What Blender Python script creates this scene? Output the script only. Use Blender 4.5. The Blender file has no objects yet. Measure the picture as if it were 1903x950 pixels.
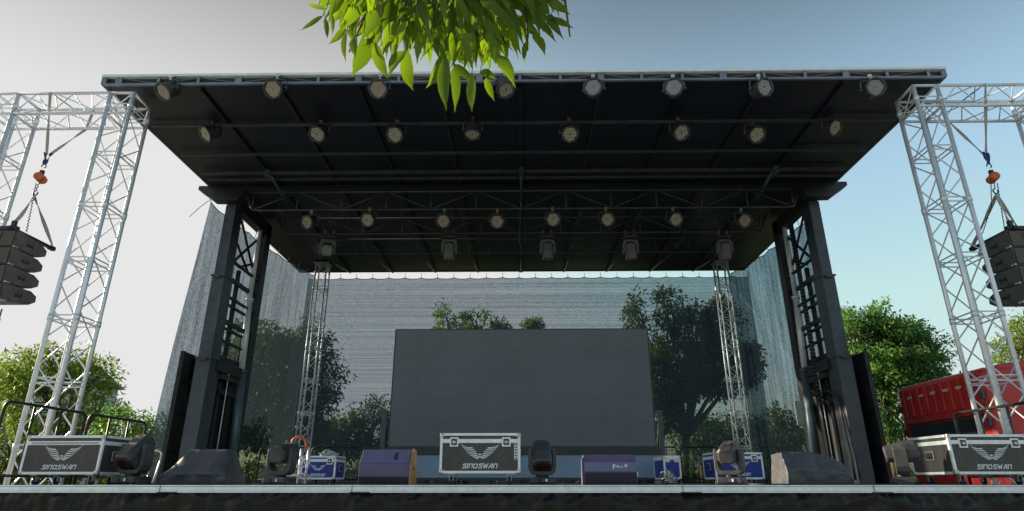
import bpy, bmesh, math, random
from math import sin, cos, tan, atan, pi, radians
from mathutils import Vector, Matrix, noise

R = random.Random(7)
C = bpy.context.scene.collection
SC = bpy.context.scene

# ------------------------------------------------------------------ camera, sky, sun
DECK = 1.50
EYE = Vector((0.0, 0.0, DECK + 0.035))
PITCH = radians(20.3); YAW = radians(0.87); F = 1140.0; CX, CY = 951.5, 475.0
cd = bpy.data.cameras.new('camera'); cam = bpy.data.objects.new('camera', cd); C.objects.link(cam)
cam.location = EYE; cam.rotation_euler = (pi / 2 + PITCH, 0, YAW)
cd.sensor_width = 36.0; cd.sensor_fit = 'HORIZONTAL'; cd.lens = F / 1903 * 36
cd.clip_start = 0.05; cd.clip_end = 2000
SC.camera = cam

SUN_EL = radians(19); SUN_AZ = radians(-70)      # azimuth from +Y, negative towards -X
EXPO = 1.45; SKY_TOP = 0.80 / 2 ** EXPO / 0.13
w = bpy.data.worlds.new('World'); SC.world = w; w.use_nodes = True
nt = w.node_tree; nt.nodes.clear()
sky = nt.nodes.new('ShaderNodeTexSky'); sky.sky_type = 'NISHITA'; sky.sun_disc = False
sky.sun_elevation = SUN_EL; sky.sun_rotation = SUN_AZ
sky.air_density = 1.0; sky.dust_density = 5.0; sky.ozone_density = 0.8; sky.altitude = 50
bg = nt.nodes.new('ShaderNodeBackground'); bg.inputs[1].default_value = 0.13
wo = nt.nodes.new('ShaderNodeOutputWorld')
tint = nt.nodes.new('ShaderNodeVectorMath'); tint.operation = 'MULTIPLY'; tint.inputs[1].default_value = (1.05, 1.12, 0.97)
lim = nt.nodes.new('ShaderNodeVectorMath'); lim.operation = 'MINIMUM'; lim.inputs[1].default_value = (SKY_TOP,) * 3   # thin even haze: the glow round the sun levels off
nt.links.new(sky.outputs[0], tint.inputs[0]); nt.links.new(tint.outputs[0], lim.inputs[0]); # added dark top band: sky colour scaled down towards the zenith
wtc = nt.nodes.new('ShaderNodeTexCoord'); wsp = nt.nodes.new('ShaderNodeSeparateXYZ'); nt.links.new(wtc.outputs['Generated'], wsp.inputs[0])
wmr = nt.nodes.new('ShaderNodeMapRange'); wmr.interpolation_type = 'SMOOTHSTEP'
wmr.inputs[1].default_value = 0.42; wmr.inputs[2].default_value = 0.74; wmr.inputs[3].default_value = 1.0; wmr.inputs[4].default_value = 0.42
nt.links.new(wsp.outputs[2], wmr.inputs[0])
zen = nt.nodes.new('ShaderNodeVectorMath'); zen.operation = 'SCALE'; nt.links.new(lim.outputs[0], zen.inputs[0]); nt.links.new(wmr.outputs[0], zen.inputs['Scale'])
nt.links.new(zen.outputs[0], bg.inputs[0]); nt.links.new(bg.outputs[0], wo.inputs[0])
sd = bpy.data.lights.new('sun', 'SUN'); sd.energy = 4.4; sd.angle = radians(0.6); sd.color = (1.0, 0.80, 0.56)
so = bpy.data.objects.new('sun', sd); C.objects.link(so)
sdir = Vector((sin(SUN_AZ) * cos(SUN_EL), cos(SUN_AZ) * cos(SUN_EL), sin(SUN_EL)))
so.rotation_euler = sdir.to_track_quat('Z', 'Y').to_euler(); so.location = (-40, 10, 30)
SC.view_settings.view_transform = 'Standard'; SC.view_settings.look = 'None'
SC.view_settings.exposure = EXPO; SC.view_settings.gamma = 1.0
try:
    SC.cycles.max_bounces = 6; SC.cycles.transparent_max_bounces = 12
    SC.cycles.use_denoising = True; SC.cycles.sample_clamp_indirect = 6
except Exception:
    pass

_M = Matrix.Rotation(YAW, 3, 'Z') @ Matrix.Rotation(pi / 2 + PITCH, 3, 'X')
def ray(u, v):
    return _M @ Vector(((u - CX) / F, (CY - v) / F, -1.0))
def at(u, v, Y=None, X=None, Z=None):
    """point of the place measured in the photograph, at a known depth Y, side X or height Z"""
    d = ray(u, v)
    if Y is not None: t = (Y - EYE.y) / d.y
    elif X is not None: t = (X - EYE.x) / d.x
    else: t = (Z - EYE.z) / d.z
    return EYE + d * t
def depth_at(v, Z, u=970):
    return at(u, v, Z=Z).y

# ------------------------------------------------------------------ materials
def lin(c):
    return tuple((x / 255 / 12.92) if x / 255 <= 0.04045 else ((x / 255 + 0.055) / 1.055) ** 2.4 for x in c)
def mat(name, col, rough=0.5, metal=0.0, var=0.12, scale=6.0, bump=0.0, bscale=40.0, spec=0.5, dust=0.0, stretch=None):
    m = bpy.data.materials.new(name); m.use_nodes = True
    n = m.node_tree.nodes; l = m.node_tree.links
    p = n['Principled BSDF']
    tc = n.new('ShaderNodeTexCoord'); src = tc.outputs['Object']
    if stretch:
        mp = n.new('ShaderNodeMapping'); mp.inputs['Scale'].default_value = stretch
        l.new(src, mp.inputs[0]); src = mp.outputs[0]
    nz = n.new('ShaderNodeTexNoise'); nz.inputs['Scale'].default_value = scale; nz.inputs['Detail'].default_value = 6
    nz.inputs['Roughness'].default_value = 0.65
    l.new(src, nz.inputs['Vector'])
    cr = n.new('ShaderNodeValToRGB')
    a = [max(0.0, c * (1 - var)) for c in col]; b = [min(1.0, c * (1 + var) + dust) for c in col]
    cr.color_ramp.elements[0].color = (*a, 1); cr.color_ramp.elements[1].color = (*b, 1)
    cr.color_ramp.elements[0].position = 0.32; cr.color_ramp.elements[1].position = 0.68
    l.new(nz.outputs[0], cr.inputs[0]); l.new(cr.outputs[0], p.inputs['Base Color'])
    mr = n.new('ShaderNodeMapRange'); mr.inputs[3].default_value = max(0.03, rough - 0.1); mr.inputs[4].default_value = min(1, rough + 0.12)
    l.new(nz.outputs[0], mr.inputs[0]); l.new(mr.outputs[0], p.inputs['Roughness'])
    p.inputs['Metallic'].default_value = metal
    p.inputs['Specular IOR Level'].default_value = spec
    if bump:
        n2 = n.new('ShaderNodeTexNoise'); n2.inputs['Scale'].default_value = bscale; n2.inputs['Detail'].default_value = 5
        l.new(src, n2.inputs['Vector'])
        bp = n.new('ShaderNodeBump'); bp.inputs['Strength'].default_value = bump; bp.inputs['Distance'].default_value = 0.02
        l.new(n2.outputs[0], bp.inputs['Height']); l.new(bp.outputs[0], p.inputs['Normal'])
    return m

M = {}
M['alu'] = mat('aluminium_tube', (0.72, 0.78, 0.86), 0.36, 0.4, 0.12, 3.0)
M['alu_trim'] = mat('aluminium_trim', (0.78, 0.85, 0.92), 0.45, 0.1, 0.12, 9.0)
M['steel'] = mat('dark_painted_steel', (0.050, 0.066, 0.088), 0.42, 0.15, 0.35, 2.5, dust=0.012)
M['steel_b'] = mat('black_painted_steel', (0.018, 0.021, 0.026), 0.5, 0.1, 0.4, 3.0, dust=0.006)
M['roof'] = mat('black_roof_sheet', (0.007, 0.011, 0.022), 0.42, 0.0, 0.3, 1.2, bump=0.15, bscale=3)
M['beam'] = mat('roof_beam_paint', (0.055, 0.065, 0.080), 0.45, 0.1, 0.35, 3.0)
M['fascia'] = mat('fascia_aluminium', (0.20, 0.24, 0.30), 0.4, 0.4, 0.2, 4.0)
M['deck'] = mat('deck_plywood', (0.035, 0.036, 0.038), 0.6, 0.0, 0.4, 5.0, dust=0.02)
M['chrome'] = mat('polished_rod', (0.80, 0.88, 0.95), 0.25, 0.15, 0.05, 3.0)
M['barrel'] = mat('cylinder_barrel', (0.13, 0.17, 0.21), 0.4, 0.3, 0.2, 5.0)
M['rubber'] = mat('rubber', (0.02, 0.02, 0.022), 0.7)
M['black'] = mat('black_housing', (0.034, 0.038, 0.045), 0.42, 0.0, 0.3, 8.0, dust=0.01)
M['grey_h'] = mat('grey_housing', (0.15, 0.165, 0.18), 0.45, 0.0, 0.15, 8.0)
M['black_m'] = mat('matt_black_housing', (0.040, 0.044, 0.050), 0.55, 0.0, 0.3, 8.0, dust=0.012)
M['laminate'] = mat('black_laminate', (0.058, 0.058, 0.062), 0.5, 0.0, 0.25, 12.0, bump=0.1, bscale=300)
M['blue'] = mat('blue_laminate', (0.015, 0.035, 0.30), 0.42, 0.0, 0.15, 12.0)
M['zinc'] = mat('zinc_fitting', (0.55, 0.55, 0.52), 0.3, 0.9, 0.25, 30.0)
M['white'] = mat('white_lettering', (0.72, 0.78, 0.84), 0.5, 0.0, 0.03)
M['wheel'] = mat('castor_wheel', (0.02, 0.035, 0.12), 0.5)
M['purple'] = mat('purple_paint', (0.095, 0.085, 0.19), 0.45, 0.0, 0.15, 5.0, bump=0.08, bscale=200)
M['purple_lt'] = mat('pale_purple_paint', (0.13, 0.13, 0.26), 0.42, 0.0, 0.12, 5.0)
M['purple_dk'] = mat('dark_grille', (0.022, 0.020, 0.042), 0.6, 0.0, 0.2, 5.0)
M['ply'] = mat('bare_plywood', (0.30, 0.20, 0.12), 0.6, 0.0, 0.35, 4.0, stretch=(1, 6, 1))
M['cover'] = mat('black_nylon_cover', (0.062, 0.068, 0.085), 0.46, 0.0, 0.2, 6.0, bump=0.5, bscale=9)
M['led'] = mat('led_screen_face', (0.13, 0.15, 0.18), 0.55, 0.0, 0.10, 0.6, spec=0.35)
M['led_frame'] = mat('screen_frame', (0.03, 0.036, 0.042), 0.5)
M['base_panel'] = mat('blue_grey_base_panel', (0.19, 0.28, 0.40), 0.35, 0.0, 0.08, 1.5)
M['orange'] = mat('orange_paint', (0.55, 0.11, 0.03), 0.4, 0.0, 0.2, 20.0)
M['hose'] = mat('orange_handle', (0.60, 0.10, 0.04), 0.45)
M['strap'] = mat('grey_webbing', (0.36, 0.35, 0.33), 0.8, 0.0, 0.15, 40.0)
M['strap_b'] = mat('blue_webbing', (0.03, 0.05, 0.18), 0.8)
M['array_box'] = mat('worn_black_cabinet', (0.065, 0.070, 0.076), 0.5, 0.0, 0.3, 7.0, dust=0.02)
M['grille'] = mat('brown_black_grille', (0.055, 0.050, 0.040), 0.45, 0.3, 0.35, 60.0, dust=0.03)
M['red'] = mat('red_cab_paint', (0.52, 0.022, 0.022), 0.32, 0.0, 0.12, 3.0, dust=0.02)
M['reflect'] = mat('white_reflector', (0.62, 0.55, 0.55), 0.35)
M['glass'] = mat('dark_cab_glass', (0.03, 0.04, 0.05), 0.08, 0.0, 0.1)
M['grey_box'] = mat('grey_green_enclosure', (0.34, 0.42, 0.42), 0.5, 0.0, 0.08)
M['bark'] = mat('tree_bark', (0.10, 0.075, 0.05), 0.85, 0.0, 0.35, 10.0, bump=0.6, bscale=25, stretch=(3, 3, 0.6))
M['skirt'] = mat('black_plastic_skirt', (0.006, 0.0065, 0.007), 0.30, 0.0, 0.3, 4.0, bump=0.3, bscale=9, stretch=(1, 1, .5), spec=0.28)
M['ground'] = mat('paving', (0.31, 0.33, 0.35), 0.9, 0.0, 0.25, 0.8, bump=0.2, bscale=20)
M['grassy'] = mat('grass_ground', (0.06, 0.09, 0.03), 0.95, 0.0, 0.4, 0.5, bump=0.4, bscale=12)
M['wall'] = mat('pale_cladding', (0.42, 0.46, 0.50), 0.7, 0.0, 0.06, 0.5)
M['wall_roof'] = mat('blue_roof_sheet', (0.09, 0.15, 0.24), 0.5, 0.0, 0.1, 1.0)
M['window'] = mat('window_glass', (0.06, 0.08, 0.10), 0.15)
M['display_blue'] = mat('blue_sticker', (0.03, 0.08, 0.55), 0.4)
M['lens'] = mat('dark_lens', (0.03, 0.015, 0.015), 0.06, 0.0, 0.1)
M['lens_pale'] = mat('pale_lens', (0.16, 0.22, 0.22), 0.05, 0.0, 0.1)
M['red_mark'] = mat('red_sticker', (0.5, 0.03, 0.02), 0.4)
M['cable'] = mat('cable_sheath', (0.02, 0.02, 0.02), 0.55)
M['led_dot'] = mat('led_lens_cream', (0.78, 0.77, 0.58), 0.25, 0.0, 0.15, 30.0)
M['led_dot_p'] = mat('led_lens_pinkish', (0.80, 0.66, 0.52), 0.25, 0.0, 0.15, 30.0)
M['led_dot_b'] = mat('led_lens_cool', (0.66, 0.74, 0.82), 0.2, 0.0, 0.15, 30.0)
M['par_face'] = mat('par_face_plate', (0.05, 0.05, 0.05), 0.3, 0.0, 0.1)
M['clear'] = mat('crumpled_plastic_wrap', (0.45, 0.48, 0.5), 0.25, 0.0, 0.2, 10.0, bump=0.6, bscale=20)

def leaf_mat(name, c1, c2, tr=0.45, tcol=None, rough=0.5):
    m = bpy.data.materials.new(name); m.use_nodes = True
    n = m.node_tree.nodes; l = m.node_tree.links; n.clear()
    out = n.new('ShaderNodeOutputMaterial'); g = n.new('ShaderNodeNewGeometry')
    tc = n.new('ShaderNodeTexCoord'); nz = n.new('ShaderNodeTexNoise'); nz.inputs['Scale'].default_value = 0.9
    l.new(tc.outputs['Object'], nz.inputs['Vector'])
    ad = n.new('ShaderNodeMath'); ad.operation = 'MULTIPLY_ADD'; ad.inputs[1].default_value = 0.55
    l.new(g.outputs['Random Per Island'], ad.inputs[0])
    sb = n.new('ShaderNodeMath'); sb.operation = 'MULTIPLY_ADD'; sb.inputs[1].default_value = 0.9; sb.inputs[2].default_value = -0.22
    l.new(nz.outputs[0], sb.inputs[0]); l.new(sb.outputs[0], ad.inputs[2])
    cr = n.new('ShaderNodeValToRGB'); cr.color_ramp.elements[0].color = (*c1, 1); cr.color_ramp.elements[1].color = (*c2, 1)
    l.new(ad.outputs[0], cr.inputs[0])
    pb = n.new('ShaderNodeBsdfPrincipled'); pb.inputs['Roughness'].default_value = rough
    pb.inputs['Specular IOR Level'].default_value = 0.35
    l.new(cr.outputs[0], pb.inputs['Base Color'])
    tl = n.new('ShaderNodeBsdfTranslucent')
    mx0 = n.new('ShaderNodeMix'); mx0.data_type = 'RGBA'; mx0.blend_type = 'MULTIPLY'; mx0.inputs[0].default_value = 1.0
    l.new(cr.outputs[0], mx0.inputs[6]); mx0.inputs[7].default_value = (*(tcol or (1.6, 1.7, 0.7)), 1)
    l.new(mx0.outputs[2], tl.inputs[0])
    ms = n.new('ShaderNodeMixShader'); ms.inputs[0].default_value = tr
    l.new(pb.outputs[0], ms.inputs[1]); l.new(tl.outputs[0], ms.inputs[2]); l.new(ms.outputs[0], out.inputs[0])
    return m
M['leaf'] = leaf_mat('leaf_green', (0.022, 0.050, 0.010), (0.088, 0.130, 0.026))
M['leaf_b'] = leaf_mat('leaf_yellow_green', (0.05, 0.11, 0.02), (0.22, 0.31, 0.07))
M['leaf_c'] = leaf_mat('leaf_cool_green', (0.035, 0.11, 0.045), (0.15, 0.29, 0.09))
M['leaf_near'] = leaf_mat('ash_leaf', (0.014, 0.040, 0.010), (0.13, 0.19, 0.022), tr=0.5, tcol=(2.2, 2.5, 0.35), rough=0.42)

def net_mat(name, dens, col, horiz=True):
    m = bpy.data.materials.new(name); m.use_nodes = True
    n = m.node_tree.nodes; l = m.node_tree.links; n.clear()
    out = n.new('ShaderNodeOutputMaterial'); tc = n.new('ShaderNodeTexCoord')
    def tex(sc, s, det=3):
        mp = n.new('ShaderNodeMapping'); mp.inputs['Scale'].default_value = sc
        z = n.new('ShaderNodeTexNoise'); z.inputs['Scale'].default_value = s; z.inputs['Detail'].default_value = det
        l.new(tc.outputs['Object'], mp.inputs[0]); l.new(mp.outputs[0], z.inputs['Vector']); return z
    a = tex((0.03, 0.03, 9) if horiz else (3, 3, 0.25), 2.2, 4)     # knitted bands
    b = tex((14, 14, 44) if horiz else (26, 26, 10), 1.6, 2)          # fine weave
    s1 = n.new('ShaderNodeMath'); s1.operation = 'MULTIPLY_ADD'; s1.inputs[1].default_value = 0.5; s1.inputs[2].default_value = dens - 0.27
    l.new(a.outputs[0], s1.inputs[0])
    s2 = n.new('ShaderNodeMath'); s2.operation = 'MULTIPLY_ADD'; s2.inputs[1].default_value = 0.62
    l.new(b.outputs[0], s2.inputs[0]); l.new(s1.outputs[0], s2.inputs[2])
    s3 = n.new('ShaderNodeMath'); s3.operation = 'SUBTRACT'; s3.inputs[1].default_value = 0.31; s3.use_clamp = True
    l.new(s2.outputs[0], s3.inputs[0])
    tr = n.new('ShaderNodeBsdfTransparent'); tr.inputs[0].default_value = (0.80, 0.93, 1.0, 1)
    df = n.new('ShaderNodeBsdfDiffuse'); df.inputs[0].default_value = (*col, 1)
    tl = n.new('ShaderNodeBsdfTranslucent'); tl.inputs[0].default_value = (*col, 1)
    m1 = n.new('ShaderNodeMixShader'); m1.inputs[0].default_value = 0.35
    l.new(df.outputs[0], m1.inputs[1]); l.new(tl.outputs[0], m1.inputs[2])
    m2 = n.new('ShaderNodeMixShader')
    l.new(s3.outputs[0], m2.inputs[0]); l.new(tr.outputs[0], m2.inputs[1]); l.new(m1.outputs[0], m2.inputs[2])
    l.new(m2.outputs[0], out.inputs[0])
    return m
M['net'] = net_mat('shade_net', 0.72, (0.018, 0.035, 0.055))
M['net_side'] = net_mat('side_shade_net', 0.77, (0.022, 0.036, 0.048), horiz=False)

# ------------------------------------------------------------------ mesh builder
class MB:
    def __init__(s): s.v = []; s.f = []; s.sm = []
    def add(s, vs, fs, smooth=False, mx=None):
        o = len(s.v)
        for p in vs:
            p = Vector(p)
            s.v.append(tuple(mx @ p) if mx is not None else tuple(p))
        for f in fs: s.f.append(tuple(i + o for i in f)); s.sm.append(smooth)
        return s
    def box(s, c, d, rot=None, ch=0.0):
        x, y, z = d[0] / 2, d[1] / 2, d[2] / 2
        mx = Matrix.Translation(Vector(c))
        if rot is not None: mx = mx @ (rot if isinstance(rot, Matrix) else Matrix.Rotation(rot, 4, 'Z'))
        if ch <= 0:
            vs = [(a * x, b * y, e * z) for a in (-1, 1) for b in (-1, 1) for e in (-1, 1)]
            fs = [(0, 1, 3, 2), (4, 6, 7, 5), (0, 4, 5, 1), (2, 3, 7, 6), (0, 2, 6, 4), (1, 5, 7, 3)]
            return s.add(vs, fs, False, mx)
        bm = bmesh.new(); bmesh.ops.create_cube(bm, size=1.0)
        for q in bm.verts: q.co = Vector((q.co.x * 2 * x, q.co.y * 2 * y, q.co.z * 2 * z))
        bmesh.ops.bevel(bm, geom=bm.edges[:], offset=ch, segments=2, affect='EDGES', profile=0.5)
        bm.verts.index_update()
        s.add([q.co for q in bm.verts], [[q.index for q in f.verts] for f in bm.faces], False, mx); bm.free(); return s
    def tube(s, p0, p1, r, n=8, r1=None, caps=True):
        p0 = Vector(p0); p1 = Vector(p1); d = p1 - p0
        if d.length < 1e-6: return s
        q = d.to_track_quat('Z', 'Y'); r1 = r if r1 is None else r1
        a = [p0 + q @ Vector((r * cos(2 * pi * i / n), r * sin(2 * pi * i / n), 0)) for i in range(n)]
        b = [p1 + q @ Vector((r1 * cos(2 * pi * i / n), r1 * sin(2 * pi * i / n), 0)) for i in range(n)]
        o = len(s.v); s.v += [tuple(p) for p in a + b]
        for i in range(n):
            j = (i + 1) % n; s.f.append((o + i, o + j, o + n + j, o + n + i)); s.sm.append(True)
        if caps:
            s.f.append(tuple(o + i for i in reversed(range(n)))); s.sm.append(False)
            s.f.append(tuple(o + n + i for i in range(n))); s.sm.append(False)
        return s
    def path(s, pts, r, n=8, closed=False):
        pts = [Vector(p) for p in pts]; N = len(pts); o = len(s.v); up = None
        for i, p in enumerate(pts):
            if closed: t = pts[(i + 1) % N] - pts[i - 1]
            else: t = pts[min(i + 1, N - 1)] - pts[max(i - 1, 0)]
            t.normalize()
            if up is None: up = t.orthogonal().normalized()
            up = (up - t * up.dot(t))
            up = up.normalized() if up.length > 1e-5 else t.orthogonal().normalized()
            bn = t.cross(up); rr = r(i / (N - 1)) if callable(r) else r
            for k in range(n):
                a = 2 * pi * k / n; s.v.append(tuple(p + up * rr * cos(a) + bn * rr * sin(a)))
        for i in range(N if closed else N - 1):
            i2 = (i + 1) % N
            for k in range(n):
                k2 = (k + 1) % n; s.f.append((o + i * n + k, o + i * n + k2, o + i2 * n + k2, o + i2 * n + k)); s.sm.append(True)
        if not closed:
            s.f.append(tuple(o + k for k in reversed(range(n)))); s.sm.append(False)
            s.f.append(tuple(o + (N - 1) * n + k for k in range(n))); s.sm.append(False)
        return s
    def lathe(s, prof, n=20, mx=None, cap0=True, cap1=True):
        o = len(s.v); T = mx or Matrix.Identity(4)
        for (r, z) in prof:
            for k in range(n):
                a = 2 * pi * k / n; s.v.append(tuple(T @ Vector((r * cos(a), r * sin(a), z))))
        for i in range(len(prof) - 1):
            for k in range(n):
                k2 = (k + 1) % n; s.f.append((o + i * n + k, o + i * n + k2, o + (i + 1) * n + k2, o + (i + 1) * n + k)); s.sm.append(True)
        if cap0: s.f.append(tuple(o + k for k in reversed(range(n)))); s.sm.append(False)
        if cap1: s.f.append(tuple(o + (len(prof) - 1) * n + k for k in range(n))); s.sm.append(False)
        return s
    def prism(s, poly, t0, t1, mx=None):
        """poly of (x, z) pushed along y from t0 to t1"""
        n = len(poly)
        vs = [(x, t0, z) for x, z in poly] + [(x, t1, z) for x, z in poly]
        fs = [tuple(range(n)), tuple(n + i for i in reversed(range(n)))]
        fs += [(i, n + i, n + (i + 1) % n, (i + 1) % n) for i in range(n)]
        return s.add(vs, fs, False, mx)
    def prismx(s, poly, x0, x1, mx=None):
        n = len(poly)
        vs = [(x0, y, z) for y, z in poly] + [(x1, y, z) for y, z in poly]
        fs = [tuple(reversed(range(n))), tuple(n + i for i in range(n))]
        fs += [((i + 1) % n, n + (i + 1) % n, n + i, i) for i in range(n)]
        return s.add(vs, fs, False, mx)
    def loft(s, rings, cap=True, smooth=False, mx=None):
        n = len(rings[0]); vs = [p for r in rings for p in r]; fs = []
        for i in range(len(rings) - 1):
            for k in range(n):
                k2 = (k + 1) % n; fs.append((i * n + k, i * n + k2, (i + 1) * n + k2, (i + 1) * n + k))
        s.add(vs, fs, smooth, mx)
        if cap: s.add(rings[0], [tuple(reversed(range(n)))], False, mx); s.add(rings[-1], [tuple(range(n))], False, mx)
        return s
    def build(s, name, m, parent=None, world=True, loc=None, rot=None, fix=True):
        me = bpy.data.meshes.new(name)
        off = parent_world(parent) if (parent is not None and world) else Vector((0, 0, 0))
        vs = s.v if off.length == 0 else [(p[0] - off.x, p[1] - off.y, p[2] - off.z) for p in s.v]
        me.from_pydata(vs, [], s.f); me.update()
        me.polygons.foreach_set('use_smooth', s.sm)
        if fix and len(s.f) < 20000:
            bm = bmesh.new(); bm.from_mesh(me); bmesh.ops.recalc_face_normals(bm, faces=bm.faces[:]); bm.to_mesh(me); bm.free()
        me.materials.append(m)
        o = bpy.data.objects.new(name, me); C.objects.link(o)
        if parent is not None: o.parent = parent
        if loc is not None: o.location = loc
        if rot is not None: o.rotation_euler = rot
        return o
def parent_world(p):
    v = Vector(p.location)
    while p.parent is not None: p = p.parent; v += Vector(p.location)
    return v
def tag(o, label=None, cat=None, group=None, kind=None):
    if label: o['label'] = label
    if cat: o['category'] = cat
    if group: o['group'] = group
    if kind: o['kind'] = kind
    return o
def empty(name, loc, label, cat, group=None, rz=0.0):
    o = bpy.data.objects.new(name, None); C.objects.link(o); o.location = loc; o.rotation_euler = (0, 0, rz)
    o.empty_display_size = 0.2
    return tag(o, label, cat, group)
def kids(o): return [c for c in ALL() if c.parent == o]
def ALL(): return list(bpy.data.objects)
CH = {}
def copy_tree(o, parent=None):
    c = o.copy(); C.objects.link(c)
    if parent is not None: c.parent = parent
    for k in list(o.children): copy_tree(k, c)
    return c
def L(a, b, t): return a + (b - a) * t
def arc_corner(pts, r, n=5):
    """round the inner corners of a polyline"""
    pts = [Vector(p) for p in pts]; out = [pts[0]]
    for i in range(1, len(pts) - 1):
        a, b, c = pts[i - 1], pts[i], pts[i + 1]
        d1 = (a - b).normalized(); d2 = (c - b).normalized(); rr = min(r, (a - b).length * .45, (c - b).length * .45)
        p0 = b + d1 * rr; p1 = b + d2 * rr
        for k in range(n + 1):
            t = k / n; out.append(p0 * (1 - t) ** 2 + b * 2 * t * (1 - t) + p1 * t * t)
    out.append(pts[-1]); return out

# ------------------------------------------------------------------ key measures of the stage
Hr = EYE.z + 6.9                       # roof underside
YF = depth_at(153, Hr); YB = depth_at(505, Hr)
Htop = at(970, 135, Y=YF).z
XW = at(1757, 140, Y=YF).x
XWL = at(190, 140, Y=YF).x
YC = 13.8                              # main columns
YL = 8.3                               # front lip of the deck
XD = 7.05
print('YF', YF, 'YB', YB, 'XW', XW, XWL, 'Htop', Htop)

# ------------------------------------------------------------------ ground and far setting
g = MB(); g.add([(-400, -120, 0), (400, -120, 0), (400, 700, 0), (-400, 700, 0)], [(0, 1, 2, 3)])
tag(g.build('ground', M['grassy']), kind='structure')
g = MB(); g.add([(-22, -14, .004), (22, -14, .004), (22, 24, .004), (-22, 24, .004)], [(0, 1, 2, 3)])
tag(g.build('pavement', M['ground']), kind='structure')

# ------------------------------------------------------------------ the mobile stage
st = empty('mobile_stage', (0, YC, 0), 'black mobile stage with big flat roof held up by two side column towers', 'stage')
d = MB(); d.box((0, (YL + .03 + 20.4) / 2, DECK - .04), (2 * XD, 20.4 - YL - .03, .08)); d.build('deck', M['deck'], st)
d = MB()
zt = DECK + .004
d.box((0, YL, zt - .008), (2 * XD, .06, .016)); d.box((0, YL + .004, zt - .045), (2 * XD - .002, .045, .05))
d.box((0, YL, zt - .082), (2 * XD, .06, .018))
d.build('front_trim', M['alu_trim'], st)
for sx in (-1, 1):
    d = MB(); d.box((sx * (XD + .02), (YL + 20.4) / 2, DECK - .04), (.04, 20.4 - YL, .09)); d.build('side_trim', M['steel'], st)
d = MB()
for x in (-6.4, -3.2, 0, 3.2, 6.4):
    for y in (8.9, 12.5, 16, 20): d.box((x, y, .72), (.12, .12, 1.42))
for y in (8.9, 12.5, 16, 20): d.box((0, y, 1.38), (13.8, .12, .14))
d.build('underframe', M['steel_b'], st)

# roof
d = MB(); d.box((0, (YF + YB) / 2, Hr + .10), (2 * XW - .12, YB - YF - .10, .16)); roofp = d.build('roof_panel', M['roof'], st)
xs = []
k = -10
while k <= 10:
    xs.append(k * .745); k += 1
for sx in (-1, 1):
    d = MB(); d.box((sx * (XW - .03), (YF + YB) / 2, Hr + .11), (.06, YB - YF, .20))
    d.box((sx * (XW - .005), (YF + YB) / 2, Hr + .20), (.03, YB - YF, .05))
    d.build('side_edge', M['steel'], st)
d = MB(); d.box((0, YB - .02, Hr + .1), (2 * XW, .06, .2)); d.build('rear_edge', M['steel_b'], st)
fa = MB()
fa.box((0, YF - .02, Htop - .02), (2 * XW, .07, .05)); fa.build('fascia_top_rail', M['alu_trim'], st)
fa = MB(); fa.box((0, YF - .01, Hr + .015), (2 * XW - .1, .05, .035))
for i, x in enumerate(xs):
    fa.box((x, YF - .012, (Hr + Htop) / 2), (.05 if i % 3 else .12, .03, Htop - Hr - .06))
fa.box((-XW + .04, YF - .014, (Hr + Htop) / 2), (.09, .04, Htop - Hr - .05)); fa.box((XW - .04, YF - .014, (Hr + Htop) / 2), (.09, .04, Htop - Hr - .05))
for i in range(len(xs) - 1):
    a, b = (Hr + .04, Htop - .05) if i % 2 else (Htop - .05, Hr + .04)
    fa.tube((xs[i], YF - .002, a), (xs[i + 1], YF - .002, b), .007, 6)
fa.build('fascia_truss', M['fascia'], st)
fa = MB(); fa.box((0, YF + .04, (Hr + Htop) / 2), (2 * XW - .12, .02, Htop - Hr - .05)); fa.build('fascia_backing', M['steel_b'], st)
# purlins along the roof and transverse beams
for i, x in enumerate([k * 1.49 for k in range(-4, 5)]):
    p = MB(); p.box((x, (YF + YB) / 2 + .04, Hr - .02), (.05 if i != 4 else .12, YB - YF - .16, .05)); p.build('roof_purlin', M['steel_b'] if i % 2 else M['roof'], st)
for (v, hgt) in ((228, .05), (283, .05), (318, .07), (330, .05)):
    y = depth_at(v, Hr - .08)
    p = MB(); p.box((0, y, Hr - .055 - .03), (2 * XW - .5, .05, hgt)); p.build('roof_crossbeam', M['beam'], st)
# wide header beam with the two ends that stick out past the roof edge
yb = YC - .28
p = MB()
p.prism([(-7.95, Hr - .02), (-7.95, Hr - .12), (-7.55, Hr - .40), (-6.95, Hr - .42), (-6.75, Hr - .12), (6.75, Hr - .12), (6.95, Hr - .42), (7.55, Hr - .40), (7.95, Hr - .12), (7.95, Hr - .02)], yb, yb + .26)
p.build('header_beam', M['roof'], st)

def roof_truss(y, v_bot, x0, x1, n, bev):
    zb = at(970, v_bot, Y=y).z; ztp = Hr - .06
    p = MB()
    pts = arc_corner([(x0 - bev, y, ztp), (x0, y, zb), (x1, y, zb), (x1 + bev, y, ztp)], .12)
    p.path(pts, .028, 8); p.tube((x0 - bev, y, ztp - .06), (x1 + bev, y, ztp - .06), .028, 8)
    p.build('truss_chord', M['beam'], tr)
    p = MB(); step = (x1 - x0) / n
    for i in range(n + 1):
        x = x0 + i * step
        p.tube((x, y, zb), (x, y, ztp - .06), .018, 6)
    for i in range(n):
        xa, xb = x0 + i * step, x0 + (i + 1) * step
        if i % 2 == 0: p.tube((xa, y, zb), (xb, y, ztp - .06), .016, 6)
        else: p.tube((xa, y, ztp - .06), (xb, y, zb), .016, 6)
    p.build('truss_web', M['beam'], tr)
    return zb
YT = [YC - .1, 15.35, 16.9]
tz = []
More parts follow.
